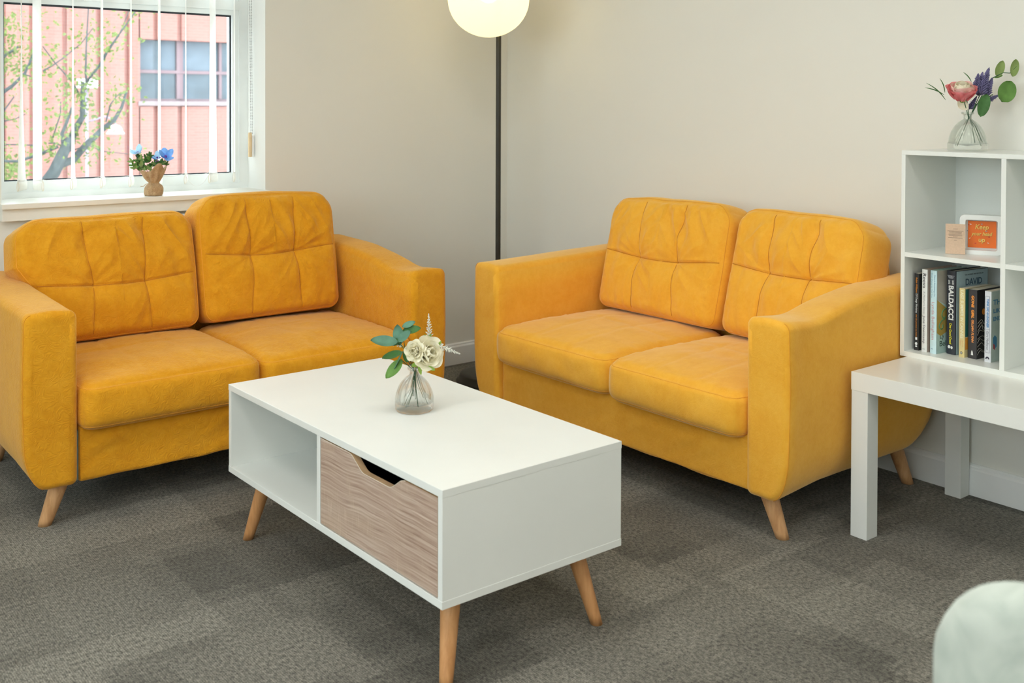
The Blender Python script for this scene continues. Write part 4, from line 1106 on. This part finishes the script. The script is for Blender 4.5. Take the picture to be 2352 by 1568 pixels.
def sill_pot():
    S = 1/5590.0
    p = thing('potted_flowers', 'small burlap wrapped pot of blue flowers on the window sill', 'potted plant', (-1.673, 0.002, 0.8343))
    P = lambda x, y, t=0.0: ((x-910)*S, (1385-y)*S, t)
    def wob(a, z): return 0.04*math.sin(3*a+z*60)+0.03*math.sin(7*a+1.0)
    prof = [(0.0005, 0.0), (0.030, 0.0), (0.0335, 0.006), (0.0345, 0.016), (0.0335, 0.028), (0.0295, 0.037), (0.0220, 0.043), (0.0165, 0.048)]
    MB().lathe(prof, 40, flute=wob).build('pot_cover', M['burlap'], p, True)
    # flared collar with pointed corners; front side dips at the left
    vs = []; n = 64; k = 12
    for i in range(k+1):
        s = i/k
        for j in range(n):
            a = 2*math.pi*j/n; d = RV*math.cos(a)+TV*math.sin(a)
            point = 0.5+0.5*math.cos(4*(a-0.9)); hi = 0.043+0.028*point*(0.55+0.45*math.cos(a-0.4))+0.008*math.cos(a-0.2)
            r = 0.0160+(0.025+0.009*point)*s**0.9 + 0.0035*math.sin(9*a)*math.sin(math.pi*min(1, s*1.1))
            vs.append(d*r + UV*(0.047+hi*s))
    fs = [(i*n+j, i*n+(j+1) % n, (i+1)*n+(j+1) % n, (i+1)*n+j) for i in range(k) for j in range(n)]
    o = from_data('wrap', vs, fs, M['burlap'], p, True)
    md = o.modifiers.new('cloth', 'SOLIDIFY'); md.thickness = 0.0012
    tw = MB()
    for zz in (0.0455, 0.0485): tw.tube([RV*(0.0180*math.cos(2*math.pi*j/24))+TV*(0.0180*math.sin(2*math.pi*j/24))+UV*(zz+0.0008*math.sin(j)) for j in range(24)], 0.0014, 6, closed=True)
    tw.tube([loc3(-.014, .046, .012), loc3(-.026, .043, .012), loc3(-.036, .035, .011), loc3(-.046, .034, .010)], 0.0012, 6)
    tw.tube([loc3(-.004, .046, .019), loc3(.0, .036, .030), loc3(.004, .026, .0345), loc3(.008, .018, .036)], 0.0016, 6)
    tw.build('twine', M['twine'], p, True)
    rd = random.Random(9)
    fol = [(470, 690), (520, 760), (560, 820), (620, 720), (680, 640), (720, 760), (760, 620), (800, 700), (840, 780), (690, 840), (780, 830), (1100, 700), (1060, 740), (1120, 760), (860, 640), (640, 600), (500, 850), (560, 700), (880, 560), (740, 690), (560, 780), (640, 860), (760, 860), (850, 860), (600, 650), (940, 740)]
    for (x, y) in fol:
        c = loc3(*P(x, y, rd.uniform(-.02, .03)))
        for q in range(5):
            a = rd.uniform(0, 6.28); d = loc3(math.cos(a)*0.9, abs(math.sin(a))*0.9+0.1, rd.uniform(-.5, .6)).normalized()
            leaf_mesh('leaf', c, c+d*rd.uniform(.014, .023), rd.uniform(.008, .012), loc3(rd.uniform(-.4, .4), .6, .7), rd.choice([M['leaf_mid'], M['leaf_dark'], M['leaf_pale']]), p)
    def poppy(c, axis, r, m1, m2, seed, np_=5):
        rdd = random.Random(seed); ax = Vector(axis).normalized(); t0 = ax.orthogonal().normalized(); t1 = ax.cross(t0)
        for i in range(np_):
            a = 2*math.pi*i/np_+rdd.uniform(-.15, .15); o = t0*math.cos(a)+t1*math.sin(a)
            mb = MB(); petal(mb, c, ax, (o+ax*(0.15 if i % 2 else 0.75)).normalized(), r*1.0, r*1.15, 0.25, 0.4)
            mb.build('petal', m1 if i % 2 else m2, p, True)
        MB().sphere(c+ax*0.003, r*0.20, 8, 6).build('flower_heart', M['purple'], p, True)
    poppy(loc3(*P(600, 510, .010)), loc3(-.15, .9, .35), 0.026, M['petal_paleblue'], M['petal_paleblue'], 1)
    poppy(loc3(*P(985, 610, .0)), loc3(-.1, .75, .5), 0.020, M['petal_blue'], M['petal_paleblue'], 2)
    poppy(loc3(*P(1180, 580, .014)), loc3(.30, .65, .60), 0.029, M['petal_blue'], M['petal_blue'], 3)
    stems(p, [[P(905, 1100), P(760, 850), P(620, 560), P(600, 510, .010)], [P(910, 1100), P(950, 850), P(980, 620)], [P(915, 1100), P(1040, 820), P(1130, 680, .01), P(1180, 580, .014)]], 0.0011)
    for (x, y) in ((575, 570), (590, 600), (1010, 660), (1060, 520), (960, 680), (1050, 590)):
        MB().sphere(loc3(*P(x, y, .006)), 0.0028, 6, 5).build('bud', M['purple'], p, True)
sill_pot()

# ------------------------------------------------------------------ books
YAW = R_(-94)
def book(label, x, y, w, d, h, cover, spine_col, side_col, hard, yaw, texts, extra=None):
    bk = thing('book', label, 'book', (x, y, 0.4652), R_(yaw), 'books on the shelf')
    mC, mS = flat(side_col), flat(spine_col)
    t = 0.0022 if hard else 0.0007; ov = 0.003 if hard else 0.0
    bbox('pages', (t, 0.002, ov), (w-t, d-0.002-ov, h-ov), M['paper'], bk, 0.0003, 1)
    # spine slightly rounded, boards behind it
    vs = []; n = 8
    for zz in (0.0, h):
        for i in range(n+1):
            s = i/n; vs.append((w*s, -0.0022*math.sin(math.pi*s) if hard else -0.0006*math.sin(math.pi*s), zz))
        vs += [(w, 0.003, zz), (0, 0.003, zz)]
    k = n+3; fs = [(i, (i+1) % k, k+(i+1) % k, k+i) for i in range(k)] + [tuple(range(k))[::-1], tuple(k+i for i in range(k))]
    fix_normals(from_data('spine', vs, fs, mS, bk))
    bbox('cover', (0, 0.0, 0), (t, d, h), mC, bk, 0.0002, 1); bbox('cover', (w-t, 0.0, 0), (w, d, h), mC, bk, 0.0002, 1)
    yf = -0.0026 if hard else -0.0011
    for (s, size, z_top, length, col, xo, shear, bold) in texts:
        text('lettering', s, size, flat(col), bk, (w*xo, yf, z_top), (0, 0, -1), (1, 0, 0), 'LEFT', length, shear, 0.0001, bold)
    if extra: extra(bk, w, d, h, yf)
    return bk
OR, WH, BLK, YL = (0.80, 0.27, 0.02), (0.80, 0.82, 0.80), (0.02, 0.02, 0.022), (0.80, 0.72, 0.03)
def mark(bk, nm, pts, col, y):  # small flat printed mark on a spine
    o = prism(nm, pts, y, y+0.0005, 'y', flat(col), bk); return o
def disc(cx, cz, rx, rz, n=14): return [(cx+rx*math.cos(2*math.pi*i/n), cz+rz*math.sin(2*math.pi*i/n)) for i in range(n)]
def sq(cx, cz, w, h): return [(cx-w/2, cz-h/2), (cx+w/2, cz-h/2), (cx+w/2, cz+h/2), (cx-w/2, cz+h/2)]
def ex1(bk, w, d, h, y):
    mark(bk, 'printed_mark', sq(w*.5, .034, .006, .007), WH, y); mark(bk, 'printed_mark', disc(w*.5, .019, .0038, .0045), WH, y); mark(bk, 'printed_mark', sq(w*.5, .0115, .006, .004), WH, y)
book('slim black book with orange and white spine lettering, first on the shelf', -0.2495, -2.2276, 0.0150, 0.135, 0.223, None, (0.018, 0.018, 0.018), (0.03, 0.035, 0.03), False, -92,
     [('Robin Williams', .0085, .212, .044, OR, .5, .1, .0), ('DIY Design Workshop', .0085, .165, .056, WH, .5, 0, .0), ('the fully practical non-fiction', .0060, .104, .066, OR, .5, 0, 0)], ex1)
def ex2(bk, w, d, h, y): text('lettering', 'sphere', .004, flat((.35, .36, .36)), bk, (w*.5, y, .009), (1, 0, 0), (0, 0, 1), 'CENTER', .008)
book('white book with grey serif spine lettering, second on the shelf', -0.2515, -2.2525, 0.0170, 0.148, 0.2385, None, (0.78, 0.79, 0.77), (0.60, 0.46, 0.40), True, -93,
     [('Reeva', .0150, .228, .042, (.04, .04, .05), .5, 0, 0.0), ("A Mother's Story", .0085, .176, .066, (.42, .43, .43), .5, .3, 0), ('June Steenkamp', .0100, .104, .080, (.06, .06, .08), .5, .1, 0)], ex2)
def smooth(pts, n=6):
    P = [Vector(p) for p in pts]; out = []
    for i in range(len(P)-1):
        p0, p1, p2, p3 = P[max(i-1, 0)], P[i], P[i+1], P[min(i+2, len(P)-1)]
        for k in range(n):
            t = k/n; out.append(0.5*((2*p1)+(p2-p0)*t+(2*p0-5*p1+4*p2-p3)*t*t+(3*p1-p0-3*p2+p3)*t**3))
    return out+[P[-1]]
def ex3(bk, w, d, h, y):
    text('lettering', 'M', .007, flat((.15, .25, .35)), bk, (w*.35, y, .013), (1, 0, 0), (0, 0, 1), 'CENTER')
    # right cover: stone-grey photograph above a green and gold scroll, name at the foot
    def side(poly, col, e=0.0003): prism('printed_panel', poly, w, w+e, 'x', flat(col), bk)
    side([(0.002, .155), (0.002, h-.001), (d-.002, h-.001), (d-.002, .095)], (.42, .40, .34))
    side([(0.002, .060), (0.002, .155), (.030, .138), (.050, .125), (.050, .060), (.02, .05)], (.42, .30, .07), .0004)
    MB().tube(smooth([(w, .046, .128), (w, .030, .122), (w, .024, .110), (w, .032, .100), (w, .040, .104)]), .0022, 6).build('scroll_print', flat((.10, .24, .10)), bk)
    MB().tube(smooth([(w, .040, .098), (w, .022, .092), (w, .012, .080), (w, .018, .070), (w, .028, .072), (w, .030, .082)]), .0022, 6).build('scroll_print', flat((.10, .24, .10)), bk)
    text('lettering', 'Ly', .022, flat((.03, .07, .05)), bk, (w+.0002, .016, .049), (0, 1, 0), (0, 0, 1), 'LEFT')
    text('lettering', 'Bellingham', .022, flat((.03, .07, .05)), bk, (w+.0002, .014, .027), (0, 1, 0), (0, 0, 1), 'LEFT', .11)
book('pale blue book with pink spine lettering and green side cover, third on the shelf', -0.2501, -2.2780, 0.0200, 0.145, 0.2385, None, (0.58, 0.78, 0.83), (0.42, 0.60, 0.56), True, -95,
     [('There\'s Something I\'ve', .0065, .228, .062, (.20, .38, .50), .72, .3, 0), ('Been Dying to Tell You', .0065, .232, .072, (.25, .45, .55), .28, .3, 0), ('Lynda Bellingham', .0125, .149, .108, (.55, .30, .32), .5, 0, 0)], ex3)
def ex4(bk, w, d, h, y):
    for k, (ww, xo) in enumerate(((.023, .5), (.014, .42), (.018, .52), (.012, .5))): mark(bk, 'printed_line', sq(w*xo+(.0 if k else 0), (.2250-.0024*k), ww, .0013), (.45, .47, .5), y)
    text('lettering', 'DAVID', .0085, flat(WH), bk, (w*.30, y, .2125), (0, 0, -1), (1, 0, 0), 'LEFT', .012, 0, .0001, .0002)
    text('lettering', 'DAVID', .0085, flat(WH), bk, (w*.74, y, .2125), (0, 0, -1), (1, 0, 0), 'LEFT', .012, 0, .0001, .0002)
    mark(bk, 'printed_mark', disc(w*.36, .021, .0042, .0048), WH, y); mark(bk, 'printed_mark', disc(w*.66, .020, .0034, .0042), WH, y)
    prism('printed_panel', [(0.004, .001), (0.004, h-.0015), (d-.002, h-.0015), (d-.002, .001)], w, w+.0004, 'x', flat((.40, .54, .60)), bk)
    text('lettering', 'THE NUMBER ONE BESTSELLER', .0055, flat((.06, .08, .10)), bk, (w+.0006, d*.56, .2255), (0, 1, 0), (0, 0, 1), 'CENTER', .086)
    text('lettering', 'DAVID', .026, flat((.05, .11, .18)), bk, (w+.0006, d*.55, .2035), (0, 1, 0), (0, 0, 1), 'CENTER', .076, 0, .0001, .0006)
    text('lettering', 'BALDACCI', .022, flat((.03, .05, .07)), bk, (w+.0006, d*.60, .182), (0, 1, 0), (0, 0, 1), 'CENTER', .10, 0, .0001, .0006)
book('thick dark hardback with big white capitals and pale blue side cover', -0.2165, -2.3095, 0.0275, 0.150, 0.2390, None, (0.030, 0.034, 0.045), (0.030, 0.034, 0.045), True, -97,
     [('BALDACCI', .0215, .1975, .098, WH, .52, 0, .0007), ('One Good Deed', .0105, .090, .060, YL, .5, .1, .0002)], ex4)
def ex5(bk, w, d, h, y):
    mark(bk, 'printed_mark', disc(w*.45, .0125, .0032, .0040), BLK, y)
    mark(bk, 'printed_mark', disc(w*.45, .0125, .0017, .0024), WH, y-.0002)
    prism('printed_panel', [(0.003, .058), (0.003, h-.002), (d-.002, h-.002), (d-.002, .058)], w, w+.0003, 'x', flat((.02, .13, .12)), bk)
    prism('printed_panel', [(0.003, .022), (0.003, .056), (d-.002, .056), (d-.002, .022)], w, w+.0003, 'x', flat((.75, .30, .04)), bk)
book('pale yellow paperback with faint white spine lettering, fifth on the shelf', -0.2279, -2.3529, 0.0172, 0.128, 0.195, None, (0.72, 0.60, 0.28), (0.66, 0.56, 0.30), False, -95,
     [('LAST SUMMER IN CANNES', .0125, .190, .136, (.86, .82, .60), .5, 0, .0003), ('Belinda', .0060, .048, .018, (.72, .46, .22), .70, 0, 0), ('Missen', .0060, .048, .015, (.72, .46, .22), .30, 0, 0)], ex5)
def ex6(bk, w, d, h, y):
    mark(bk, 'printed_mark', [(w*.36, .010), (w*.62, .010), (w*.56, .020), (w*.46, .0235), (w*.40, .020)], WH, y)
    rd = random.Random(3)
    prism('printed_panel', disc(.034, .131, .008, .009), w, w+.0003, 'x', flat(OR), bk)
    for k in range(9):
        z0 = .012+.011*k; pts = [(w+.0002, .004, z0), (w+.0002, .018+rd.uniform(-.004, .006), z0+rd.uniform(.006, .014)), (w+.0002, .034+rd.uniform(-.004, .004), z0+rd.uniform(-.012, .016)), (w+.0002, .050, z0+rd.uniform(-.02, .01))]
        MB().tube(smooth(pts, 4), .0005, 4).build('printed_line', flat((.55, .53, .46)), bk)
book('black paperback with orange spaced capitals on its spine, sixth on the shelf', -0.2200, -2.3755, 0.0255, 0.128, 0.194, None, (0.040, 0.040, 0.045), (0.018, 0.017, 0.018), False, -93,
     [('GONE  GIRL', .0110, .178, .064, (.95, .36, .06), .52, .1, .0004), ('GILLIAN FLYNN', .0090, .110, .064, (.90, .36, .10), .52, .1, .0003)], ex6)
def ex7(bk, w, d, h, y):
    mk = flat((.12, .13, .20))
    ring_prism('printed_frame', [(w*.12, .026), (w*.80, .026), (w*.80, h-.014), (w*.12, h-.014)], [(w*.12+.0005, .0265), (w*.80-.0005, .0265), (w*.80-.0005, h-.0145), (w*.12+.0005, h-.0145)], y-.0001, y+.0004, 'y', mk, bk)
    mark(bk, 'printed_line', sq(w*.46, .091, w*.68, .0005), (.12, .13, .20), y)
    n = 10; outer = [(w*.48+.0058*math.cos(math.pi*i/n), .0085+.0070*math.sin(math.pi*i/n)) for i in range(n+1)]; inner = [(w*.48+.0024*math.cos(math.pi*i/n), .0085+.0026*math.sin(math.pi*i/n)) for i in range(n+1)][::-1]
    mark(bk, 'printed_mark', outer+inner, (.03, .03, .06), y)
    prism('printed_panel', [(0.003, .001), (0.003, h-.001), (d-.002, h-.001), (d-.002, .001)], w, w+.0002, 'x', flat((.42, .52, .48)), bk)
    for s, z, sz in (('THINK', .165, .020), ('LIKE AN', .141, .016), ('ENGINEER', .119, .016)):
        text('lettering', s, sz, flat((.05, .20, .36)), bk, (w+.0004, .010, z), (0, 1, 0), (0, 0, 1), 'LEFT', .09, 0, .0001, .0005)
    prism('printed_panel', [(.010, .045), (.010, .068), (.020, .074), (.030, .066), (.030, .042), (.020, .036)], w, w+.0005, 'x', flat((.04, .20, .36)), bk)
    prism('printed_panel', [(.011, .038), (.011, .052), (.020, .046), (.020, .033)], w, w+.0007, 'x', flat((.35, .05, .06)), bk)
book('white paperback with blue boxed spine lettering, beside the shelf divider', -0.2266, -2.4262, 0.0185, 0.128, 0.197, None, (0.72, 0.75, 0.80), (0.56, 0.62, 0.60), False, -92,
     [('THINK LIKE AN ENGINEER', .0085, .176, .080, (.05, .25, .55), .47, .1, .0003), ('Guru Madhavan', .0090, .087, .052, (.10, .11, .16), .47, .25, 0)], ex7)

# ------------------------------------------------------------------ box frame and card
ZM = 0.7517
def box_frame():
    a = R_(-62)
    f = thing('picture_frame', 'white box frame with orange motto art behind the card', 'picture frame', (-0.190, -2.331, ZM), a)
    w, h, d = 0.114, 0.1125, 0.026
    out = rrect(w, h, 0.014, 6, w/2, h/2); inn = rrect(w-0.030, h-0.026, 0.006, 6, w/2, h/2-0.001)
    ring_prism('frame', out, inn, 0.0, d, 'y', M['frame_white'], f)
    prism('back_board', rrect(w-0.004, h-0.004, 0.012, 5, w/2, h/2), d-0.004, d-0.0005, 'y', M['frame_white'], f)
    prism('art_panel', [(0.022, .0180), (w-0.018, .0180), (w-0.018, h-.0185), (0.022, h-.0185)], d-0.010, d-0.0045, 'y', M['orange'], f)
    y = d-0.0105; cx = w/2+0.001
    for s, z, sz, wd, sh in (('Keep', .077, .019, .036, .2), ('your head', .0575, .0145, .055, .2), ('up', .0405, .018, .017, .1)):
        text('lettering', s, sz, flat((.30, .12, .02)), f, (cx+.0007, y+.0002, z-.0007), (1, 0, 0), (0, 0, 1), 'CENTER', wd, sh, .0002, .0004)  # dark offset copy behind each word: the letters' shadow put in as colour
        text('lettering', s, sz, M['gold'], f, (cx, y-.0003, z), (1, 0, 0), (0, 0, 1), 'CENTER', wd, sh, .0006, .0003)
    bits = [((.30, .085), (.85, .62, .52)), ((.52, .086), (.25, .38, .50)), ((.60, .0655), (.25, .38, .48)), ((.25, .066), (.40, .40, .42)), ((.29, .044), (.88, .50, .38)), ((.52, .039), (.25, .42, .52)), ((.64, .033), (.85, .68, .55)), ((.66, .050), (.45, .04, .03)), ((.40, .030), (.60, .05, .03)), ((.26, .083), (.45, .04, .03))]
    rd = random.Random(6)
    for (fx, z), col in bits:
        x = w*fx*1.2-0.012; a_ = rd.uniform(0, 3); r = rd.uniform(.0018, .0028)
        pts = [(x+r*1.5*math.cos(a_+k), z+r*math.sin(a_+k)) for k in (0, 1.9, 3.4)]
        prism('paper_confetti', pts, y-.0002, y+.0003, 'y', flat(col), f)
box_frame()
def card():
    a = R_(-61.4)
    c = thing('greeting_card', 'small brown kraft card printed with verse, leaning on the frame', 'card', (-0.2275, -2.3090, ZM+0.0006), a)
    lean = R_(7)
    w, h = 0.0525, 0.0855
    ca, sa = math.cos(lean), math.sin(lean)
    def Pt(x, y, z): return (x, y*ca+z*sa, z*ca-y*sa+0.0004)
    b = MB().box((0, 0, 0), (w, 0.0006, h)); b.v = [Pt(*v) for v in b.v]; b.build('sheet', M['kraft'], c)
    y = -0.0003
    rows = [(.0715, .012), (.0655, .042), (.0625, .034), (.0590, .033), (.0555, .036), (.0525, .035), (.0492, .013), (.0460, .038), (.0395, .008)]
    for z, ln in rows:
        q = MB().box((w/2-ln/2, y, z-.0004), (w/2+ln/2, y+.0003, z+.0004)); q.v = [Pt(*v) for v in q.v]; q.build('printed_line', M['print'], c)
card()

# ------------------------------------------------------------------ chair close to the camera
def chair():
    yc = -0.45*math.cos(R_(36))+0.22+0.19
    a = R_(-60); lx, ly = -0.2645, yc
    ox, oy = -2.159-(lx*math.cos(a)-ly*math.sin(a)), -3.356-(lx*math.sin(a)+ly*math.cos(a))
    c = thing('tub_chair', 'pale sage fabric chair close by, its rounded back out of focus', 'chair', (ox, oy, 0), a)
    # back shell curves round the sitter, who would face the table; the camera sees its outside
    vs = []; nu, nv = 48, 26
    for side in (0, 1):
        for i in range(nu+1):
            s = -1+2*i/nu
            for j in range(nv+1):
                t = j/nv; ang = s*R_(36); rad = 0.45 - side*0.040
                q = max(0, (abs(s)-0.62)/0.38)
                zt = 0.752 - 0.105*(1-math.sqrt(max(0, 1-q*q)))
                z = 0.34 + (zt-0.34)*t
                e = max(0, (t-0.90)/0.10); e2 = max(0, (abs(s)-0.93)/0.07)
                rr = rad + (0.020 if side else -0.020)*max(e**2.5, e2**2.5)
                vs.append((math.sin(ang)*rr, -math.cos(ang)*rr + 0.41, z))
    n = (nu+1)*(nv+1); fs = []
    for i in range(nu):
        for j in range(nv):
            a_ = i*(nv+1)+j; q = (a_, a_+1, a_+nv+2, a_+nv+1); fs += [q, tuple(k+n for k in q[::-1])]
    for i in range(nu):
        for j in (0, nv):
            a_ = i*(nv+1)+j; b2 = a_+nv+1; fs.append((a_, b2, b2+n, a_+n))
    for j in range(nv):
        for i in (0, nu):
            a_ = i*(nv+1)+j; fs.append((a_, a_+1, a_+1+n, a_+n))
    fix_normals(from_data('backrest', vs, fs, M['chair_fabric'], c, True))
    V, F = rbox_shape(0.205, 0.22, 0.045, 0.03, (16, 16, 3)); Q = pillow_map(V, (0.205, 0.22, 0.045), 0.03, 0.10, 0.10, (0, 2, 1)); Q += np.array([0, 0.22, 0.385])
    from_data('seat', Q, F, M['chair_fabric'], c, True)
    for sx in (-1, 1):
        for (ty, by) in ((0.06, 0.0), (0.36, 0.42)):
            o = MB().tube([(sx*0.16, ty, 0.352), (sx*0.20, by, 0.0)], [0.017, 0.011], 14).build('leg', M['beech'], c, True)
chair()

# ------------------------------------------------------------------ outside
structure(MB().box((-40, 0.6, -3.75), (60, 60, -3.6)).build('ground', M['pavement']), 'paved street outside the window')
def brick_building():
    b = thing('brick_building', 'red brick office building across the street', 'building', (6.0, 22.0, -3.6))
    ox, oz = 6.0, -3.6
    def bx(nm, lo, hi, m, parent=b): return MB().box((lo[0]-ox, lo[1]-22.0, lo[2]-oz), (hi[0]-ox, hi[1]-22.0, hi[2]-oz)).build(nm, m, parent)
    wx0, wx1, wz0, wz1 = 5.855, 11.2, 1.27, 2.79
    MBw = MB()
    for lo, hi in (((-6, 22, -3.6), (wx0, 23, 8)), ((wx1, 22, -3.6), (18, 23, 8)), ((wx0, 22, -3.6), (wx1, 23, wz0)), ((wx0, 22, wz1), (wx1, 23, 8))):
        MBw.box((lo[0]-ox, lo[1]-22, lo[2]-oz), (hi[0]-ox, hi[1]-22, hi[2]-oz))
    MBw.build('brick_wall', M['brick'], b)
    edges = [-1.6, -0.6, 0.4, 1.2, 2.2, 2.85, 3.46, 4.18, 4.95, 5.62]
    for x, x2 in zip(edges, edges[1:]+[wx0+0.14]): bx('brick_pier', (x, 21.91, -3.6), (x2-0.11, 22.0, 8), M['brick'])
    edges = [5.855, 6.32, 6.93, 7.78, 8.5, 9.2, 9.9, 10.6, 11.2]
    for x, x2 in zip(edges, edges[1:]):
        bx('brick_pier', (x, 21.91, -3.6), (x2-0.11, 22.0, wz0-0.13), M['brick']); bx('brick_pier', (x, 21.91, wz1), (x2-0.11, 22.0, 8), M['brick'])
    bx('window_sill', (wx0-0.02, 21.86, wz0-0.11), (wx1+0.02, 22.3, wz0), M['ext_sill'])
    wf = bx('window', (wx0, 22.16, wz0), (wx1, 22.20, wz0+0.06), M['ext_frame'])
    for k, x in enumerate((wx0, 6.88, 8.00, 9.1, 10.2, wx1-0.05)): bx('mullion', (x, 22.12, wz0+0.06), (x+(0.16 if k == 1 else 0.07), 22.20, wz1), M['ext_frame'], wf)
    bx('transom', (wx0, 22.11, 1.965), (wx1, 22.18, 2.045), M['ext_frame'], wf)
    bx('pane', (wx0, 22.20, wz0), (wx1, 22.23, wz1), M['ext_glass'], wf)
    for x0, x1 in ((5.93, 6.30), (6.50, 6.86), (7.05, 7.9)): bx('roller_blind', (x0, 22.185, 2.05), (x1, 22.199, wz1), M['ext_blind'], wf)
brick_building()
def tree():
    t = thing('street_tree', 'slender grey street tree in young leaf outside the window', 'tree', (-0.40, 7.0, -3.6))
    B = dict(trunk=([(-0.40, -3.6), (-0.38, -1.5), (-0.32, -0.2), (-0.22, 0.4), (-0.14, 0.51), (-0.06, 0.69), (0.0, 0.81), (0.03, 0.84)], .085, .045),
        b1=([(-0.1, 0.58), (0.04, 0.62), (0.18, 0.77), (0.34, 0.92), (0.47, 1.02), (0.55, 1.15), (0.6, 1.3)], .045, .012),
        b2=([(0.01, 0.79), (0.07, 0.93), (0.15, 1.05), (0.16, 1.29), (0.17, 1.4)], .040, .018),
        b3=([(0.17, 1.4), (0.14, 1.49), (0.12, 1.73), (0.12, 2.17)], .012, .006), b4=([(0.17, 1.4), (0.27, 1.56), (0.32, 1.71), (0.43, 1.9), (0.59, 2.17)], .014, .006),
        b5=([(-0.05, 0.76), (-0.07, 0.89), (-0.03, 1.0), (0.02, 1.16), (0.03, 1.34)], .022, .008), b6=([(-0.07, 0.77), (-0.16, 0.8), (-0.23, 0.8)], .010, .006),
        b7=([(-0.1, 0.76), (-0.23, 0.7), (-0.33, 0.66), (-0.43, 0.62), (-0.52, 0.62), (-0.75, 0.66)], .016, .012), b10=([(-0.42, 1.47), (-0.32, 1.45)], .008, .005),
        b11=([(-0.24, 1.5), (-0.14, 1.56), (-0.02, 1.65), (0.14, 1.79), (0.26, 1.95)], .008, .005), b12=([(-0.24, 1.74), (-0.12, 1.58), (0.04, 1.4), (0.11, 1.29)], .006, .008),
        b16=([(0.36, 1.0), (0.42, 1.18), (0.5, 1.27), (0.62, 1.3)], .008, .005), b17=([(-0.0, 0.71), (0.16, 0.77), (0.28, 0.71), (0.5, 0.68)], .006, .004), b18=([(0.34, 1.62), (0.37, 1.69), (0.48, 1.87), (0.59, 2.15)], .006, .005),
        b20=([(-0.15, 0.85), (-0.11, 1.08), (-0.14, 1.2)], .007, .005))
    L = dict(b8=([(-0.95, 1.0), (-0.63, 1.26), (-0.52, 1.35), (-0.42, 1.47), (-0.34, 1.69), (-0.32, 1.83)], .022, .008), b9=([(-0.95, 1.40), (-0.63, 1.46), (-0.56, 1.48), (-0.5, 1.51)], .014, .008),
        b13=([(-0.95, 0.80), (-0.63, 0.79), (-0.5, 0.79), (-0.32, 0.78)], .008, .006), b14=([(-0.95, 1.04), (-0.63, 1.02), (-0.56, 1.01), (-0.45, 1.03), (-0.35, 1.08)], .010, .005),
        b15=([(-0.95, 1.3), (-0.62, 1.59), (-0.56, 1.65), (-0.46, 1.73)], .020, .010), b19=([(-0.95, 0.8), (-0.63, 1.04), (-0.56, 1.14), (-0.49, 1.25)], .012, .006))
    rd = random.Random(12)
    def limb(parent, name, data, oy, ox, m):
        pts, r0, r1 = data; n = len(pts); dep = rd.uniform(-.35, .35)
        P = [Vector((x-ox, dep*(i/(n-1)), z+3.6)) for i, (x, z) in enumerate(pts)]
        MB().tube(P, [r0+(r1-r0)*i/(n-1) for i in range(n)], 8).build(name, m, parent, True); return P
    tips = []
    for k, d in B.items(): 
        P = limb(t, 'trunk' if k == 'trunk' else 'branch', d, 7.0, -0.40, M['bark'])
        if k != 'trunk': tips += P[1:]
    K2 = 1.14; oy2 = CAM.y+(7.1-CAM.y)*K2
    def sc2(x, z): return CAM.x+(x-CAM.x)*K2, CAM.z+(z-CAM.z)*K2
    ox2 = sc2(-1.05, 0)[0]
    t2 = thing('street_tree', 'leafier tree at the left edge of the window view', 'tree', (ox2, oy2, -3.6))
    L = {k: ([sc2(*q) for q in d[0]], d[1]*K2, d[2]*K2) for k, d in L.items()}
    limb(t2, 'trunk', ([(ox2, -3.6)]+[sc2(*q) for q in ((-1.02, 0.2), (-0.98, 1.0), (-0.95, 2.2))], .10, .045), 7.1, ox2, M['bark'])
    tips2 = []
    for k, d in L.items(): tips2 += limb(t2, 'branch', d, 7.1, ox2, M['bark'])[1:]
    def foliage(parent, cs, n, spread, ox):
        mb = MB()
        for k in range(n):
            c = rd.choice(cs) + Vector((rd.gauss(0, spread), rd.gauss(0, spread*2), rd.gauss(0, spread)))
            L_ = rd.uniform(.035, .068); d = Vector((rd.gauss(0, 1), rd.gauss(0, 1), rd.gauss(-.4, .8))).normalized(); s = d.cross(Vector((rd.gauss(0, 1), 1, rd.gauss(0, 1)))).normalized()*L_*0.3
            nn = d.cross(s).normalized()*L_*.08
            mb.add([c, c+d*L_*.45+s+nn, c+d*L_, c+d*L_*.45-s+nn, c+d*L_*.5], [(0, 1, 4), (1, 2, 4), (2, 3, 4), (3, 0, 4)])
        o = mb.build('foliage', M['tree_leaf'], parent, True); o['kind'] = 'stuff'
    foliage(t, tips, 950, 0.085, -0.40)
    ex = [sc2(rd.uniform(-.7, -.25), rd.uniform(1.45, 2.1)) for _ in range(26)] + [sc2(rd.uniform(-.66, -.40), rd.uniform(.42, .60)) for _ in range(12)]
    extra = [Vector((x-ox2, 0, z+3.6)) for x, z in ex]
    foliage(t2, tips2+extra*2, 1150, 0.085, ox2)
tree()
def street_lamp():
    s = thing('street_lamp', 'thin grey lamp post with two white lamp heads outside', 'street lamp', (1.665, 12.0, -3.6))
    MB().tube([(0, 0, 0), (0, 0, 5.06)], 0.022, 10).build('pole', M['lamp_post'], s, True)
    bbox('lamp_head', (-0.12, -0.10, 5.02), (0.13, 0.10, 5.15), M['lamp_white'], s, 0.02)
    MB().tube([(0, 0, 4.52), (0.25, 0, 4.60), (0.41, 0, 4.55), (0.41, 0, 4.47)], 0.014, 8).build('arm', M['lamp_post'], s, True)
    MB().lathe([(0.0005, 0.13), (0.05, 0.125), (0.085, 0.09), (0.10, 0.04), (0.135, 0.0), (0.12, 0.002), (0.08, 0.05), (0.0005, 0.09)], 28, (0.41, 0, 4.345)).build('pendant_shade', M['lamp_white'], s, True)
street_lamp()
